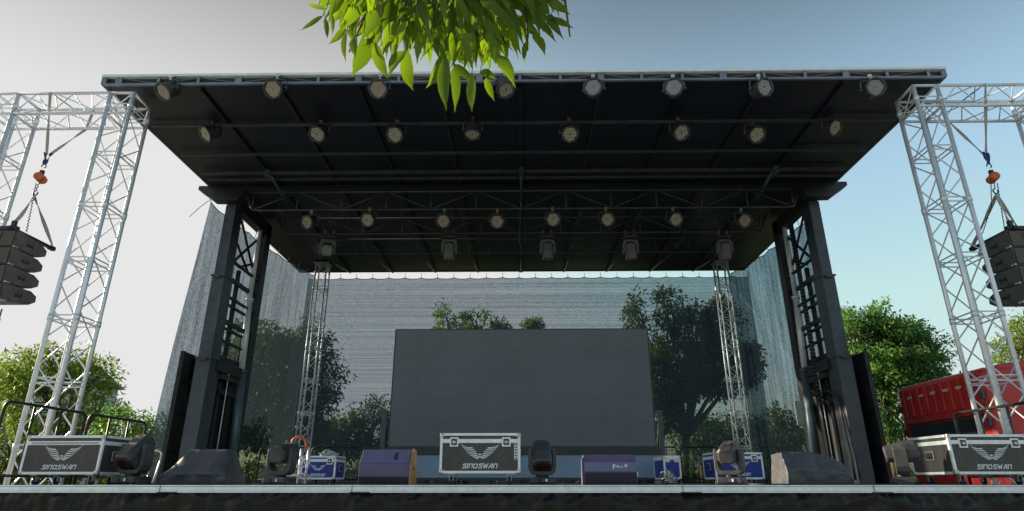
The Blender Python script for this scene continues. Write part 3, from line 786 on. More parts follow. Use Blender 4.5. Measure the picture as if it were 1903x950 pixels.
# ------------------------------------------------------------------ moving heads
def moving_head(lensmat='lens', shell='black_m', headm='black'):
    root = empty('moving_head', (0, 0, 0), 'black moving head light', 'moving head')
    m = MB(); m.box((0, 0, .055), (.33, .27, .085), ch=.02); m.box((-.15, 0, .03), (.08, .20, .05), ch=.01); m.box((.15, 0, .03), (.08, .20, .05), ch=.01); b = m.build('base', M['black'], root, world=False)
    m = MB(); m.box((.005, -.138, .058), (.13, .006, .05)); m.build('control_panel', M['rubber'], b, world=False)
    m = MB(); m.lathe([(.017, 0), (.017, .004)], 14, Matrix.Translation((.01, -.141, .06)) @ Matrix.Rotation(pi / 2, 4, 'X')); m.build('blue_dial', M['display_blue'], b, world=False)
    m = MB(); m.box((.048, -.1425, .06), (.026, .004, .034)); m.build('display', M['white'], b, world=False)
    m = MB(); m.lathe([(.08, .095), (.08, .125)], 18); m.build('swivel', M['steel_b'], root, world=False)
    outer = [(-.175, .46), (-.185, .42), (-.185, .22), (-.165, .16), (-.12, .125), (.12, .125), (.165, .16), (.185, .22), (.185, .42), (.175, .46), (.145, .46)]
    inner = [(.135, .42), (.135, .25), (.115, .205), (.08, .18), (-.08, .18), (-.115, .205), (-.135, .25), (-.135, .42), (-.145, .46)]
    m = MB(); m.prism(outer + inner, -.075, .075)
    y_ = m.build('yoke', M[shell], root, world=False)
    bv = y_.modifiers.new('edge', 'BEVEL'); bv.width = .008; bv.segments = 2; bv.limit_method = 'ANGLE'
    def ring(a, b, z, c=.35):
        return [(a, -b * c * 1.6, z), (a, b * c * 1.6, z), (a * .62, b, z), (-a * .62, b, z), (-a, b * c * 1.6, z), (-a, -b * c * 1.6, z), (-a * .62, -b, z), (a * .62, -b, z)]
    m = MB(); m.loft([ring(.085, .075, -.17), ring(.115, .10, -.155), ring(.125, .115, -.02), ring(.128, .13, .06), ring(.128, .135, .19), ring(.115, .122, .215)])
    h = m.build('head', M[headm], root, world=False, loc=(0, 0, .39))
    bv = h.modifiers.new('edge', 'BEVEL'); bv.width = .007; bv.segments = 2; bv.limit_method = 'ANGLE'
    m = MB(); m.lathe([(.098, .21), (.103, .222), (.09, .218)], 24, cap0=False); m.build('lens', M[lensmat], h, world=False)
    m = MB(); m.box((0, -.128, .02), (.10, .012, .10), ch=.003); m.box((0, -.085, -.172), (.08, .03, .008)); m.build('vent_cover', M['black_m'], h, world=False)
    m = MB(); m.box((0, -.136, .15), (.03, .004, .018)); m.build('maker_badge', M['red_mark'], h, world=False)
    for sx in (-1, 1): m = MB(); m.tube((sx * .13, 0, 0), (sx * .145, 0, 0), .05, 14); m.build('tilt_axle', M['steel_b'], h, world=False)
    return root
MHP = moving_head(); MHP2 = moving_head('lens_pale', 'grey_h', 'grey_h'); MHP3 = moving_head('lens', 'grey_h', 'grey_h')
def place_head(src, loc, rz, tilt, label, group, hung=False, sc=1.0):
    o = copy_tree(src); o.location = loc
    o.rotation_euler = (pi, 0, rz) if hung else (0, 0, rz)
    o.scale = (sc, sc, sc)
    for c in o.children:
        if c.name.startswith('head'): c.rotation_euler = (tilt, 0, 0)
    tag(o, label, None, group)
    if hung:
        m = MB(); 
        for sx in (-.1, .1): m.tube((sx, 0, 0), (sx, 0, -.09), .014, 6); m.box((sx, 0, -.10), (.04, .06, .06))
        m.build('clamp', M['zinc'], o, world=False)
    return o
YH = 8.62
def on_deck(u, Y, v=895): p = at(u, v, Y=Y); return Vector((p.x, Y, DECK))
G1 = 'moving head lights standing on the stage floor'
place_head(MHP, on_deck(244, YH + .1), radians(-16), radians(140), 'black moving head on the stage floor between the winged case and the silver handrail', G1, sc=1.15)
place_head(MHP, on_deck(519, YH), radians(-14), radians(-84), 'black moving head on the stage floor in front of the ladder with orange handle', G1, sc=1.0)
place_head(MHP, on_deck(1008, YH), radians(0), radians(142), 'black moving head on the stage floor between the central case and purple monitor', G1, sc=1.0)
place_head(MHP, on_deck(1360, YH), radians(-32), radians(-76), 'black moving head on the stage floor in front of the blue winged case', G1, sc=1.0)
place_head(MHP, on_deck(1682, YH + .1), radians(62), radians(84), 'black moving head on the stage floor next to the case by the red truck', G1, sc=1.05)
G2 = 'moving head lights hung on the second roof truss'
for i, u in enumerate((612, 836, 1017, 1170, 1343)):
    p = at(u, 434, Y=YT[1])
    lbl = ['moving head with round glass lens showing, hung at the left end of the roof truss', 'moving head pointing down from the roof truss, second from left', 'moving head pointing down from the roof truss, hung near its centre', 'moving head pointing down from the roof truss, fourth from left', 'moving head pointing down from the right end of the roof truss'][i]
    place_head(MHP2 if i == 0 else MHP3, (p.x, YT[1], p.z - .06), [.3, .05, -.02, -.05, .1][i], [radians(-70), radians(8), radians(4), radians(10), radians(16)][i], lbl, G2, hung=True, sc=1.12)
drop_tree(MHP); drop_tree(MHP2); drop_tree(MHP3)

# ------------------------------------------------------------------ flight cases
GL = {'S': [[(1, 1), (.22, 1), (.12, .86), (.14, .6), (.78, .50), (.88, .38), (.86, .1), (.74, 0), (0, 0)]], 'N': [[(0, 0), (0, 1), (.85, 1), (.85, 0)]], 'I': [[(0, 0), (0, .66)], [(0, .86), (0, 1.06)]],
      'O': [[(.1, 0), (0, .12), (0, .88), (.15, 1), (.72, 1), (.85, .88), (.85, .12), (.7, 0), (.08, 0)]], 'W': [[(0, 1.1), (.25, 0), (.55, .8), (.85, 0), (1.1, 1.1)]], 'A': [[(0, -.05), (.5, 1), (.9, 1), (.9, -.05)], [(.3, .32), (.9, .32)]]}
def lettering(m, x0, z0, wdt, hgt, y, text='SINOSWAN'):
    adv = {'I': .42, 'W': 1.5}; tot = sum(adv.get(c, 1.28) for c in text); sx = wdt / tot; x = 0; k = 0; th = .13
    for ch in text:
        for st_ in GL[ch]:
            for a, b in zip(st_, st_[1:]):
                k += 1
                def P(q): return Vector((x0 + (x + q[0]) * sx + q[1] * hgt * .22, 0, z0 + q[1] * hgt))
                pa, pb = P(a), P(b); dd = (pb - pa).normalized(); tt = th * hgt * .9
                pa -= dd * tt * .9; pb += dd * tt * .9; nn = Vector((-dd.z, 0, dd.x)) * tt
                yy = y - .0006 * (k % 5)
                o = len(m.v); m.v += [(q.x, yy, q.z) for q in (pa - nn, pb - nn, pb + nn, pa + nn)]; m.f.append((o, o + 1, o + 2, o + 3)); m.sm.append(False)
        x += adv.get(ch, 1.28)
def wings(m, cx, cz, sc, y):
    tips = [(-295, 175), (-278, 140), (-232, 88), (-200, 52), (-160, 18), (-122, -5), (-82, -22)]
    base = [(-112, 112), (-85, 88), (-62, 62), (-48, 36), (-38, 14), (-30, -8), (-22, -30)]
    k = 0
    for sg in (-1, 1):
        for (t, b) in zip(tips, base):
            T = Vector((t[0], t[1])); B = Vector((b[0], b[1])); dd = B - T; n_ = Vector((-dd.y, dd.x)).normalized()
            if n_.y > 0: n_ = -n_
            wv = 17 if k % 7 > 0 else 20
            up_, lo = [], []
            for i in range(7):
                s_ = i / 6; c = T + dd * s_ + n_ * (26 * sin(pi * s_) * (dd.length / 200)); hw = wv * .5 * (s_ ** .6)
                up_.append(c - n_ * hw); lo.append(c + n_ * hw * .85)
            poly = up_ + lo[:0:-1]
            k += 1; yy = y - .0005 * (k % 7); o = len(m.v)
            m.v += [(cx - sg * -1 * q.x * sc if sg > 0 else cx + q.x * sc, yy, cz + q.y * sc) for q in poly] if sg < 0 else [(cx - q.x * sc, yy, cz + q.y * sc) for q in poly]
            m.f.append(tuple(range(o, o + len(poly)))); m.sm.append(False)
    def hexa(px, pz, rx, rz, yy, n=10):
        o = len(m.v); m.v += [(cx + (px + rx * cos(2 * pi * i / n)) * sc, yy, cz + (pz + rz * sin(2 * pi * i / n)) * sc) for i in range(n)]; m.f.append(tuple(range(o, o + n))); m.sm.append(False)
    hexa(0, 22, 24, 9, y); hexa(-12, -14, 11, 12, y - .0004); hexa(12, -14, 11, 12, y - .0008); hexa(-20, 4, 4, 14, y - .001); hexa(20, 4, 4, 14, y - .0012)
def flight_case(w_, d_, h_, colour, loc, rz, label, group, logo=True, latches=True, hinge=False, castor=.13, ends=True, lid=.80):
    root = empty('flight_case', loc, label, 'flight case', group, rz)
    z0 = castor; e = .032
    def B(m, x, y, z, a, b, c, ch=0): m.box((x, y, z), (a, b, c), ch=ch)
    m = MB(); B(m, 0, 0, z0 + h_ / 2, w_ - .012, d_ - .012, h_ - .012); body = m.build('case_body', M[colour], root, world=False)
    m = MB()
    for sx in (-1, 1):
        for sy in (-1, 1): B(m, sx * (w_ / 2 - e / 2), sy * (d_ / 2 - e / 2), z0 + h_ / 2, e, e, h_ - .06)
    for sz in (e / 2, h_ - e / 2):
        for sy in (-1, 1): B(m, 0, sy * (d_ / 2 - e / 2), z0 + sz, w_ - .06, e, e)
        for sx in (-1, 1): B(m, sx * (w_ / 2 - e / 2), 0, z0 + sz, e, d_ - .06, e)
    zl = z0 + h_ * lid
    for sy in (-1, 1): B(m, 0, sy * (d_ / 2 - .002), zl + .001, w_ - 2 * e - .002, .010, .05)
    for sx in (-1, 1): B(m, sx * (w_ / 2 - .002), 0, zl + .001, .010, d_ - 2 * e - .002, .05)
    for sy in (-1, 1): B(m, 0, sy * (d_ / 2 + .001), zl + .001, w_ - 2 * e - .01, .008, .012)
    tr__ = m.build('edge_trim', M['alu_trim'], root, world=False)
    for sx in (-1, 1):
        for sy in (-1, 1):
            for sz in (0, 1):
                m = MB(); B(m, sx * (w_ / 2 - .024), sy * (d_ / 2 - .024), z0 + (.024 if not sz else h_ - .024), .062, .062, .062, .016)
                m.build('corner_cap', M['zinc'], root, world=False)
    if latches:
        for sx in (-1, 1):
            m = MB(); x = sx * (w_ * .325)
            m.box((x, -d_ / 2 - .006, zl - .012), (.115, .014, .12), ch=.006); lt = m.build('latch', M['alu_trim'], root, world=False)
            m = MB(); m.box((x, -d_ / 2 - .014, zl - .012), (.075, .006, .080)); m.build('latch_recess', M['steel'], lt, world=False)
            m = MB(); m.box((x, -d_ / 2 - .019, zl - .012), (.05, .008, .02), ch=.003); m.tube((x, -d_ / 2 - .028, zl - .014), (x, -d_ / 2 - .014, zl - .014), .019, 10); m.build('latch_turnkey', M['zinc'], lt, world=False)
    if hinge:
        m = MB()
        for i in range(26):
            m.tube((-w_ * .42 + i * w_ * .0335, -d_ / 2 - .012, zl), (-w_ * .42 + i * w_ * .0335 + w_ * .024, -d_ / 2 - .012, zl), .010, 6)
        m.build('piano_hinge', M['zinc'], root, world=False)
    for sx in (-1, 1) if ends else ():
        m = MB(); x = sx * (w_ / 2 + .002)
        m.box((x, 0, z0 + h_ * .48), (.012, .17, .13), ch=.004); hd = m.build('recessed_handle', M['zinc'], root, world=False)
        m = MB(); m.box((x + sx * .004, 0, z0 + h_ * .48), (.012, .13, .085)); m.build('handle_pocket', M['rubber'], hd, world=False)
        m = MB(); m.path(arc_corner([(x + sx * .01, -.055, z0 + h_ * .5), (x + sx * .022, -.055, z0 + h_ * .46), (x + sx * .022, .055, z0 + h_ * .46), (x + sx * .01, .055, z0 + h_ * .5)], .01), .008, 6); m.build('grip', M['steel'], hd, world=False)
    if logo:
        m = MB(); wings(m, 0, z0 + h_ * .43, w_ / 1180, -d_ / 2 + .0025); m.build('winged_emblem', M['white'], root, world=False, fix=False)
        m = MB(); lettering(m, -w_ * .215, z0 + h_ * .135, w_ * .44, h_ * .095, -d_ / 2 + .0025); m.build('lettering', M['white'], root, world=False, fix=False)
    for sx in (-1, 1):
        for sy in (-1, 1):
            x, y = sx * (w_ / 2 - .15), sy * (d_ / 2 - .12)
            m = MB(); m.box((x, y, z0 - .006), (.10, .09, .010)); m.box((x - .028, y + .01, z0 - .05), (.005, .05, .08)); m.box((x + .028, y + .01, z0 - .05), (.005, .05, .08)); c_ = m.build('castor', M['zinc'], root, world=False)
            m = MB(); m.lathe([(.03, -.018), (.05, -.015), (.05, .015), (.03, .018)], 18, Matrix.Translation((x, y + .02, .052)) @ Matrix.Rotation(pi / 2, 4, 'Y')); m.build('castor_wheel', M['wheel'], c_, world=False)
    return root
GC = 'flight cases standing on the stage'
def span(u0, u1, v, Y): a = at(u0, v, Y=Y); b = at(u1, v, Y=Y); return (a.x + b.x) / 2, b.x - a.x
def vz(v, Y, u=970): return at(u, v, Y=Y).z
yc = 8.50
cxm, cw = span(817.5, 967, 840, yc)
ctop = vz(805, yc); cbot = vz(880, yc)
fc = flight_case(cw, .60, ctop - cbot, 'laminate', (cxm, yc + .30, DECK), 0, 'black flight case with two latches on castors, alone in front of the big screen', GC, castor=cbot - DECK)
m = MB(); hh = ctop - cbot
m.box((cw / 2 - .058, -.30 - .001, cbot - DECK + hh * .54), (.045, .006, hh * .40)); m.build('label_strip', M['white'], fc, world=False)
m = MB()
for i in range(6): m.box((cw / 2 - .058, -.3045, cbot - DECK + hh * (.37 + i * .068)), (.030, .004, hh * .035))
m.build('printed_blocks', M['par_face'], fc, world=False)
xl, lw = span(40, 190, 840, yc + .02)
flight_case(lw, .62, ctop - cbot - .01, 'laminate', (xl, yc + .36, DECK), radians(-2.5), 'black flight case with long hinge strip on the stage corner under the black railing', GC, latches=False, hinge=True, castor=.135, ends=True)
pr = at(1767, 840, Y=yc); 
flight_case(1.06, .87, ctop - cbot - .01, 'laminate', (pr.x + .53, yc + .47, DECK), radians(1.5), 'black flight case with two latches in front of the red truck', GC, castor=.135)
yb1 = 12.0
x_, w1 = span(560, 625, 860, yb1); h1 = vz(847, yb1) - vz(891, yb1)
flight_case(w1 + .0, .62, h1, 'blue', (x_, yb1 + .31, DECK), radians(-1), 'blue winged flight case standing behind the ladder with orange handle', GC, castor=vz(891, yb1) - DECK)
x_, w1 = span(1233, 1265, 860, yb1)
flight_case(w1, .9, h1, 'blue', (x_, yb1 + .45, DECK), 0, 'narrow end of a plain blue flight case just right of the big screen', GC, logo=False, latches=False, ends=False, castor=vz(891, yb1) - DECK, lid=.88)
m = MB()
for i, dx in enumerate((-.08, .08)):
    m.box((x_ + dx, yb1 - .008, DECK + .42), (.09, .014, .075), ch=.004)
bpy.context.view_layer.update()
m.build('recessed_handle', M['zinc'], [o for o in bpy.data.objects if o.get('label', '').startswith('narrow end')][0])
x_, w1 = span(1325, 1417, 860, yb1 - .6); h1 = vz(841, yb1 - .6) - vz(891, yb1 - .6)
flight_case(w1, .62, h1, 'blue', (x_, yb1 - .3, DECK), radians(3), 'blue winged flight case half hidden behind a moving head near the right mast', GC, castor=vz(891, yb1 - .6) - DECK)
# crumpled wrap on the blue case
bm_ = MB(); n_, mrows = 22, 8; px, py, pz = span(585, 620, 850, yb1)[0], yb1 + .25, vz(846, yb1) + .0
for j in range(mrows + 1):
    for i in range(n_):
        a = 2 * pi * i / n_; rr = (1 - (j / mrows) ** 2) ** .5; q = .75 + .5 * noise.noise(Vector((cos(a) * 2, sin(a) * 2, j * .9)))
        bm_.v.append((px + .22 * rr * q * cos(a), py + .18 * rr * q * sin(a), pz + .12 * (j / mrows) * (.8 + .5 * noise.noise(Vector((i * .6, j, 0))))))
for j in range(mrows):
    for i in range(n_):
        i2 = (i + 1) % n_; bm_.f.append((j * n_ + i, j * n_ + i2, (j + 1) * n_ + i2, (j + 1) * n_ + i)); bm_.sm.append(True)
tag(bm_.build('plastic_wrap', M['clear']), 'crumpled clear plastic heap on top of the blue flight case', 'plastic wrap')

# ------------------------------------------------------------------ stage monitors
def monitor(poly, x0, x1, yf, cols, label, slot=False, logo=False):
    """poly of (y, z): outline of the wedge's end; first edge bottom, then front faces upward"""
    root = empty('stage_monitor', ((x0 + x1) / 2, yf, DECK), label, 'stage monitor', 'wedge monitors along the stage front')
    w_ = x1 - x0; m = MB(); m.prismx(poly, -w_ / 2, w_ / 2); b = m.build('cabinet', M[cols[0]], root, world=False)
    bv = b.modifiers.new('edge', 'BEVEL'); bv.width = .006; bv.segments = 2; bv.limit_method = 'ANGLE'
    def face(a, c, inset, colr, nm, off=.004):
        A = Vector((0, poly[a][0], poly[a][1])); Bv = Vector((0, poly[c][0], poly[c][1])); dd = (Bv - A); n2 = Vector((0, -dd.z, dd.y)).normalized()
        if n2.y > 0 and abs(n2.y) > .1: n2 = -n2
        if n2.z < 0 and abs(n2.z) > abs(n2.y): n2 = -n2
        A2 = A + dd.normalized() * inset + n2 * off; B2 = Bv - dd.normalized() * inset + n2 * off
        mm = MB(); h = w_ / 2 - inset
        mm.add([(-h, A2.y, A2.z), (h, A2.y, A2.z), (h, B2.y, B2.z), (-h, B2.y, B2.z), (-h, A2.y - n2.y * off * .9, A2.z - n2.z * off * .9), (h, A2.y - n2.y * off * .9, A2.z - n2.z * off * .9), (h, B2.y - n2.y * off * .9, B2.z - n2.z * off * .9), (-h, B2.y - n2.y * off * .9, B2.z - n2.z * off * .9)],
               [(0, 1, 2, 3), (0, 4, 5, 1), (1, 5, 6, 2), (2, 6, 7, 3), (3, 7, 4, 0)])
        return mm.build(nm, M[colr], root, world=False), A2, B2, n2
    return root, face, w_
ym = 8.50
xa, xb = at(666, 880, Y=ym).x, at(760, 880, Y=ym).x
zt1 = vz(835, ym + .12) - DECK; zt2 = vz(862, ym) - DECK
P1 = [(0.03, 0.0), (0.0, .11), (0.0, zt2), (.16, zt1), (.40, zt1 - .02), (.50, .15), (.48, 0.0)]
r1, f1, w1 = monitor(P1, xa, xb, ym, ('purple', ), 'purple wedge monitor with handle slot and bare plywood end, left of the central case')
fo, A2, B2, n2 = f1(2, 3, .012, 'purple_lt', 'sloping_panel')
c = (A2 + B2) / 2 + n2 * .004
m = MB(); T = Matrix.Translation((.14, c.y, c.z)) @ (Vector((0, B2.y - A2.y, B2.z - A2.z)).to_track_quat('Z', 'X').to_matrix().to_4x4())
m.box((0, 0, 0), (.012, .04, .11), rot=None); m.v = [tuple(T @ Vector(p)) for p in m.v]; m.build('handle_slot', M['rubber'], r1, world=False)
f1(1, 2, .008, 'purple', 'front_board'); f1(0, 1, .006, 'purple_dk', 'lower_board')
m = MB(); m.prismx([(y * 1.0, z) for y, z in [(0.0, .0), (-.01, .12), (-.005, zt2 + .01), (.15, zt1 + .012), (.41, zt1 - .01), (.51, .15), (.49, 0)]], w1 / 2 + .002, w1 / 2 + .022); ep = m.build('plywood_end', M['ply'], r1, world=False)
m = MB(); m.box((w1 / 2 + .024, .22, .21), (.012, .07, .035)); m.build('end_handle', M['rubber'], ep, world=False)
xa, xb = at(1086, 880, Y=ym).x, at(1184, 880, Y=ym).x
z1, z2, z3 = vz(845, ym + .12) - DECK, vz(858, ym + .02) - DECK, vz(877, ym) - DECK
P2 = [(0.02, 0.0), (0.0, z3), (.025, z2), (.13, z1), (.42, z1 - .05), (.5, .1), (.5, 0)]
r2, f2, w2 = monitor(P2, xa, xb, ym, ('purple', ), 'dark purple wedge monitor with small white lettering, right of the central moving head')
f2(2, 3, .006, 'purple', 'sloping_panel'); _, A2, B2, n2 = f2(1, 2, .006, 'purple_lt', 'badge_board'); f2(0, 1, .008, 'purple_dk', 'speaker_grille')
m = MB(); cz = (A2.z + B2.z) / 2; yy = A2.y - .004
def bit(x, z, a, b): m.box((x, yy + (z - A2.z) * (B2.y - A2.y) / (B2.z - A2.z) - .001, z), (a, .004, b))
X0 = .04
for (x, z, a, b) in ((0, .0, .016, .075), (.014, .022, .014, .014), (.028, .012, .012, .028), (.048, .004, .010, .040), (.062, .0, .014, .022), (.078, -.004, .006, .026), (.096, .0, .008, .022), (.118, .0, .008, .034), (.15, .012, .010, .045), (.172, .016, .016, .05)):
    bit(X0 + x, cz + z * .9, a, b * .8)
m.build('badge_lettering', M['white'], r2, world=False)
m = MB(); m.box((w2 / 2 + .008, .03, z3 - .03), (.018, .03, .06), ch=.004); m.build('side_connector', M['zinc'], r2, world=False)

def covered(u0, u1, prof, yf, label, seed, sunny=False):
    """cloth cover over a wedge: loft of soft cross sections along x; prof(t) -> (depth0, depth1, height, slope) """
    xa, xb = at(u0, 885, Y=yf).x, at(u1, 885, Y=yf).x; w_ = xb - xa
    root = empty('covered_monitor', ((xa + xb) / 2, yf, DECK), label, 'covered monitor', 'monitors under black covers')
    m = MB(); rings = []; N = 36
    for i in range(N + 1):
        t = i / N; poly = prof(t); ring = []
        per = []
        for k in range(len(poly) - 1):
            a, b = Vector(poly[k]), Vector(poly[k + 1]); n_ = 9
            for j in range(n_): per.append(a.lerp(b, j / n_))
        per.append(Vector(poly[-1]))
        for j, q in enumerate(per):
            s_ = noise.noise(Vector((t * 5 + seed, j * .12, seed))) * .035 + noise.noise(Vector((t * 14 + seed, j * .4, 3))) * .014
            zz = q.y * (1 + s_ * .8); fl = min(1.0, .25 + q.y * 4)
            ring.append(((t - .5) * w_ + .02 * noise.noise(Vector((j * .3, t * 3, seed + 9))) * fl, q.x + s_ * .9 * fl, max(.002, zz)))
        rings.append(ring)
    m.loft(rings, smooth=True); o = m.build('cloth_cover', M['cover'], root, world=False)
    return root, w_, m
yv1 = 8.75
hL = vz(836, yv1 + .45) - DECK; hk = vz(880, yv1) - DECK
def profL(t):
    e = max(0.0, (t - .80) / .20); s0 = min(1.0, t / .02)
    sh = .10 * (1 - s0)
    top = hL * (1 - .9 * e ** 1.5) * (1 if t > .22 else .30 + .70 * (t / .22)) + .001
    yk = .0
    return [(0.03, 0), (0.0, min(hk, top * .6)), (.30 if t < .9 else .26, top), (.52, top), (.64, 0)]
covered(291, 424, profL, yv1, 'black cloth covered wedge monitor beside the left tower base near the silver handrail', 2.0)
hR = vz(840, yv1 + .1) - DECK
def profR(t):
    if t < .30: hh = hR * (.97 + .03 * t / .3)
    else: hh = hR * (1 - .42 * ((t - .30) / .70) ** 2.2)
    if t > .97: hh *= .75
    return [(0.02, 0), (0.0, hh * .45), (.14, hh), (.50, hh * .97), (.62, 0)]
covered(1465, 1586, profR, yv1 - .1, 'rounded black cloth cover over a monitor below the right tower, its end sunlit brown', 7.0)

# ------------------------------------------------------------------ big screen
ys = 13.5
xa = at(735, 610, Y=ys).x; xb = at(1204, 610, Y=ys).x; z1 = vz(611, ys); z0 = vz(832, ys); zb0 = vz(845, ys); zb1 = vz(888, ys)
root = empty('led_screen', ((xa + xb) / 2, ys, DECK), 'large blank grey video screen standing at the back of the stage', 'video screen')
m = MB(); m.box(((xa + xb) / 2, ys + .06, (z0 + z1) / 2), (xb - xa, .12, z1 - z0)); cab_ = m.build('screen_cabinet', M['led_frame'], root)
NXP, NZP = 11, 5
pw, ph = (xb - xa - .06) / NXP, (z1 - z0 - .05) / NZP
m = MB()
for i in range(NXP):
    for j in range(NZP):
        m.box((xa + .03 + pw * (i + .5), ys - .006 + .0015 * ((i * 7 + j * 3) % 3), z0 + .025 + ph * (j + .5)), (pw - .002, .01, ph - .002))
m.build('display_panels', M['led'], root)
m = MB(); m.box(((xa + xb) / 2, ys + .05, (z0 + zb0) / 2), (xb - xa + .12, .16, z0 - zb0 - .004)); m.build('lower_rail', M['led_frame'], root)
m = MB(); m.box(((xa + xb) / 2, ys + .06, (zb0 + zb1) / 2), (xb - xa + .14, .10, zb0 - zb1 - .004)); m.build('base_panel', M['base_panel'], root)
m = MB(); m.box(((xa + xb) / 2, ys + .08, zb1 - .03), (xb - xa + .2, .2, .05)); m.build('base_beam', M['led_frame'], root)
for i in range(9):
    x = L(xa + .2, xb - .2, i / 8); m = MB(); m.tube((x, ys + .05, DECK), (x, ys + .05, zb1 - .05), .03, 10); m.lathe([(.055, 0), (.05, .02)], 12, Matrix.Translation((x, ys + .05, DECK))); m.build('levelling_foot', M['steel_b'], root)
for sx, x in ((-1, xa - .13), (1, xb + .13)):
    zp = vz(766, ys); m = MB(); m.box((x, ys + .1, (zp + DECK) / 2), (.09, .1, zp - DECK)); m.box((x, ys + .1, zp + .02), (.13, .12, .04)); m.box((x + .0, ys + .5, DECK + .04), (.08, .9, .07)); m.tube((x, ys + .9, DECK + .05), (x, ys + .15, zp - .05), .025, 8)
    m.build('support_post', M['steel'], root)
ns = 5
for i in range(ns):
    x = L(xa + .4, xb - .4, i / (ns - 1)); m = MB(); m.tube((x, ys + .14, z1 - .2), (x, ys + 1.1, DECK + .03), .03, 8); m.tube((x, ys + .14, DECK + .05), (x, ys + 1.1, DECK + .03), .03, 8); m.build('back_brace', M['steel_b'], root)

# ------------------------------------------------------------------ ladder with the orange handle
yl = 9.6
root = empty('step_ladder', at(567, 893, Y=yl), 'small grey ladder with bright orange curved handle beside a blue case', 'ladder')
m = MB(); a = at(567, 897, Y=yl); b = at(567, 832, Y=yl); m.tube((a.x, yl, DECK), (a.x, yl, b.z), .018, 8)
a2 = at(553, 897, Y=yl + .4); m.tube((a2.x, yl + .4, DECK), (a2.x, yl + .4, b.z), .018, 8); m.build('side_rail', M['alu'], root)
m = MB()
for v in (849, 866, 883):
    z = at(560, v, Y=yl).z; m.box(((a.x + a2.x) / 2 - .07, yl + .2, z), (.20, .42, .028))
m.build('step', M['alu'], root)
m = MB(); pts = [at(543, 830, Y=yl), at(542, 822, Y=yl), at(546, 815, Y=yl), at(556, 811.5, Y=yl), at(565, 815, Y=yl), at(569, 823, Y=yl), at(569, 834, Y=yl)]
m.path(arc_corner(pts, .03, 3), .018, 8); m.build('handle', M['hose'], root)
m = MB(); m.path(arc_corner([at(562, 880, Y=yl - .1), at(574, 882, Y=yl - .1), at(576, 896, Y=yl - .1)], .05), .01, 6); m.build('hooked_end', M['zinc'], root)

# ------------------------------------------------------------------ railings
def railing(p0, p1, h, n, label, group, r=.022, low=True, mname='steel_b'):
    p0, p1 = Vector(p0), Vector(p1)
    root = empty('guard_rail', p0, label, 'guard rail', group)
    up = Vector((0, 0, h)); m = MB(); ax = (p1 - p0)
    m.path(arc_corner([p0, p0 + up, p1 + up, p1], .12), r, 8); m.build('hoop', M[mname], root)
    for i in range(1, n + 1):
        q = p0 + ax * (i / (n + 1)); m = MB(); m.tube(q + Vector((0, 0, .12)), q + up, r * .8, 8); m.build('baluster', M[mname], root)
    m = MB(); m.tube(p0 + Vector((0, 0, .12)), p1 + Vector((0, 0, .12)), r * .85, 8); m.build('bottom_bar', M[mname], root)
    return root
GRD = 'black guard rails at the stage ends'
railing((-XD + .03, 8.42, DECK), (-XD + .03, 10.05, DECK), 1.08, 2, 'black hooped guard rail above the flight case at the near stage corner, white sky side', GRD)
railing((-XD + .03, 10.15, DECK), (-XD + .03, 11.75, DECK), 1.08, 2, 'black hooped guard rail nearer the left tower, above the tilted moving head', GRD)
railing((XD - .03, 8.62, DECK), (XD - .03, 10.35, DECK), 1.08, 2, 'black hooped guard rail behind the flight case, in front of the red truck', GRD)
GRB = 'guard rails along the back edge of the stage'
yr = 19.75
for i, (u0, u1, side) in enumerate(((478, 560, 'behind the ladder beside the slim mast'), (575, 668, 'behind the purple monitor with plywood end'), (1222, 1262, 'behind the narrow blue case end'), (1268, 1335, 'between the two right blue cases'), (1420, 1480, 'between the slim mast and covered monitor'))):
    a = at(u0, 880, Y=yr); b = at(u1, 880, Y=yr)
    railing((a.x, yr, DECK), (b.x, yr, DECK), 1.05, 1 + (i % 2), 'thin black guard rail at the stage back, ' + side, GRB)
# silver handrail
yh = 10.9
root = empty('handrail', at(285, 893, Y=yh), 'bent silver tube handrail standing beside the black covered monitor', 'handrail')
m = MB(); zz = lambda v: at(290, v, Y=yh).z
pts = [at(276, 884, Y=yh + .0), at(278, 846, Y=yh), at(290, 837, Y=yh), at(301, 841, Y=yh), at(297, 860, Y=yh - .1), at(290, 880, Y=yh - .2), at(284, 897.5, Y=yh - .2)]
m.path(arc_corner(pts, .08, 4), .017, 8); m.build('tube', M['alu'], root)
m = MB(); p = at(276, 884, Y=yh); m.tube(p, (p.x, p.y, DECK), .02, 8); m.lathe([(.05, 0), (.05, .012)], 12, Matrix.Translation((p.x, p.y, DECK))); m.build('foot', M['zinc'], root)
# cables on the stage
def cable(pts, r, label, name='cable', mname='cable'):
    m = MB(); m.path(arc_corner(pts, .2, 5), r, 6); o = m.build(name, M[mname]); tag(o, label, 'cable', 'cables lying on the stage floor'); return o
def D(x, y, z=.012): return (x, y, DECK + z)
pc = at(1243, 893, Y=11.6)
m = MB()
pts = []
for i in range(90):
    a = i * .55; rr = .10 + .05 * sin(i * .7); pts.append((pc.x - .02 + rr * cos(a), 11.5 + rr * sin(a), DECK + .02 + .25 * i / 90 * (.6 + .4 * sin(i * 1.1))))
m.path(pts, .010, 5); tag(m.build('cable_heap', M['zinc']), 'heap of pale coiled cable in front of the narrow blue case end', 'cable', 'cables lying on the stage floor')
cable([D(-3.0, 8.95), D(-2.4, 9.3), D(-1.2, 9.1), D(.0, 9.5), D(1.0, 9.15), D(1.2, 8.8)], .008, 'thin black cable running behind the central case along the stage floor')
cable([D(3.6, 8.9), D(4.2, 9.2), D(5.0, 9.0), D(5.6, 9.2), D(5.9, 8.8)], .008, 'thin black cable lying by the moving head next to the red truck side')

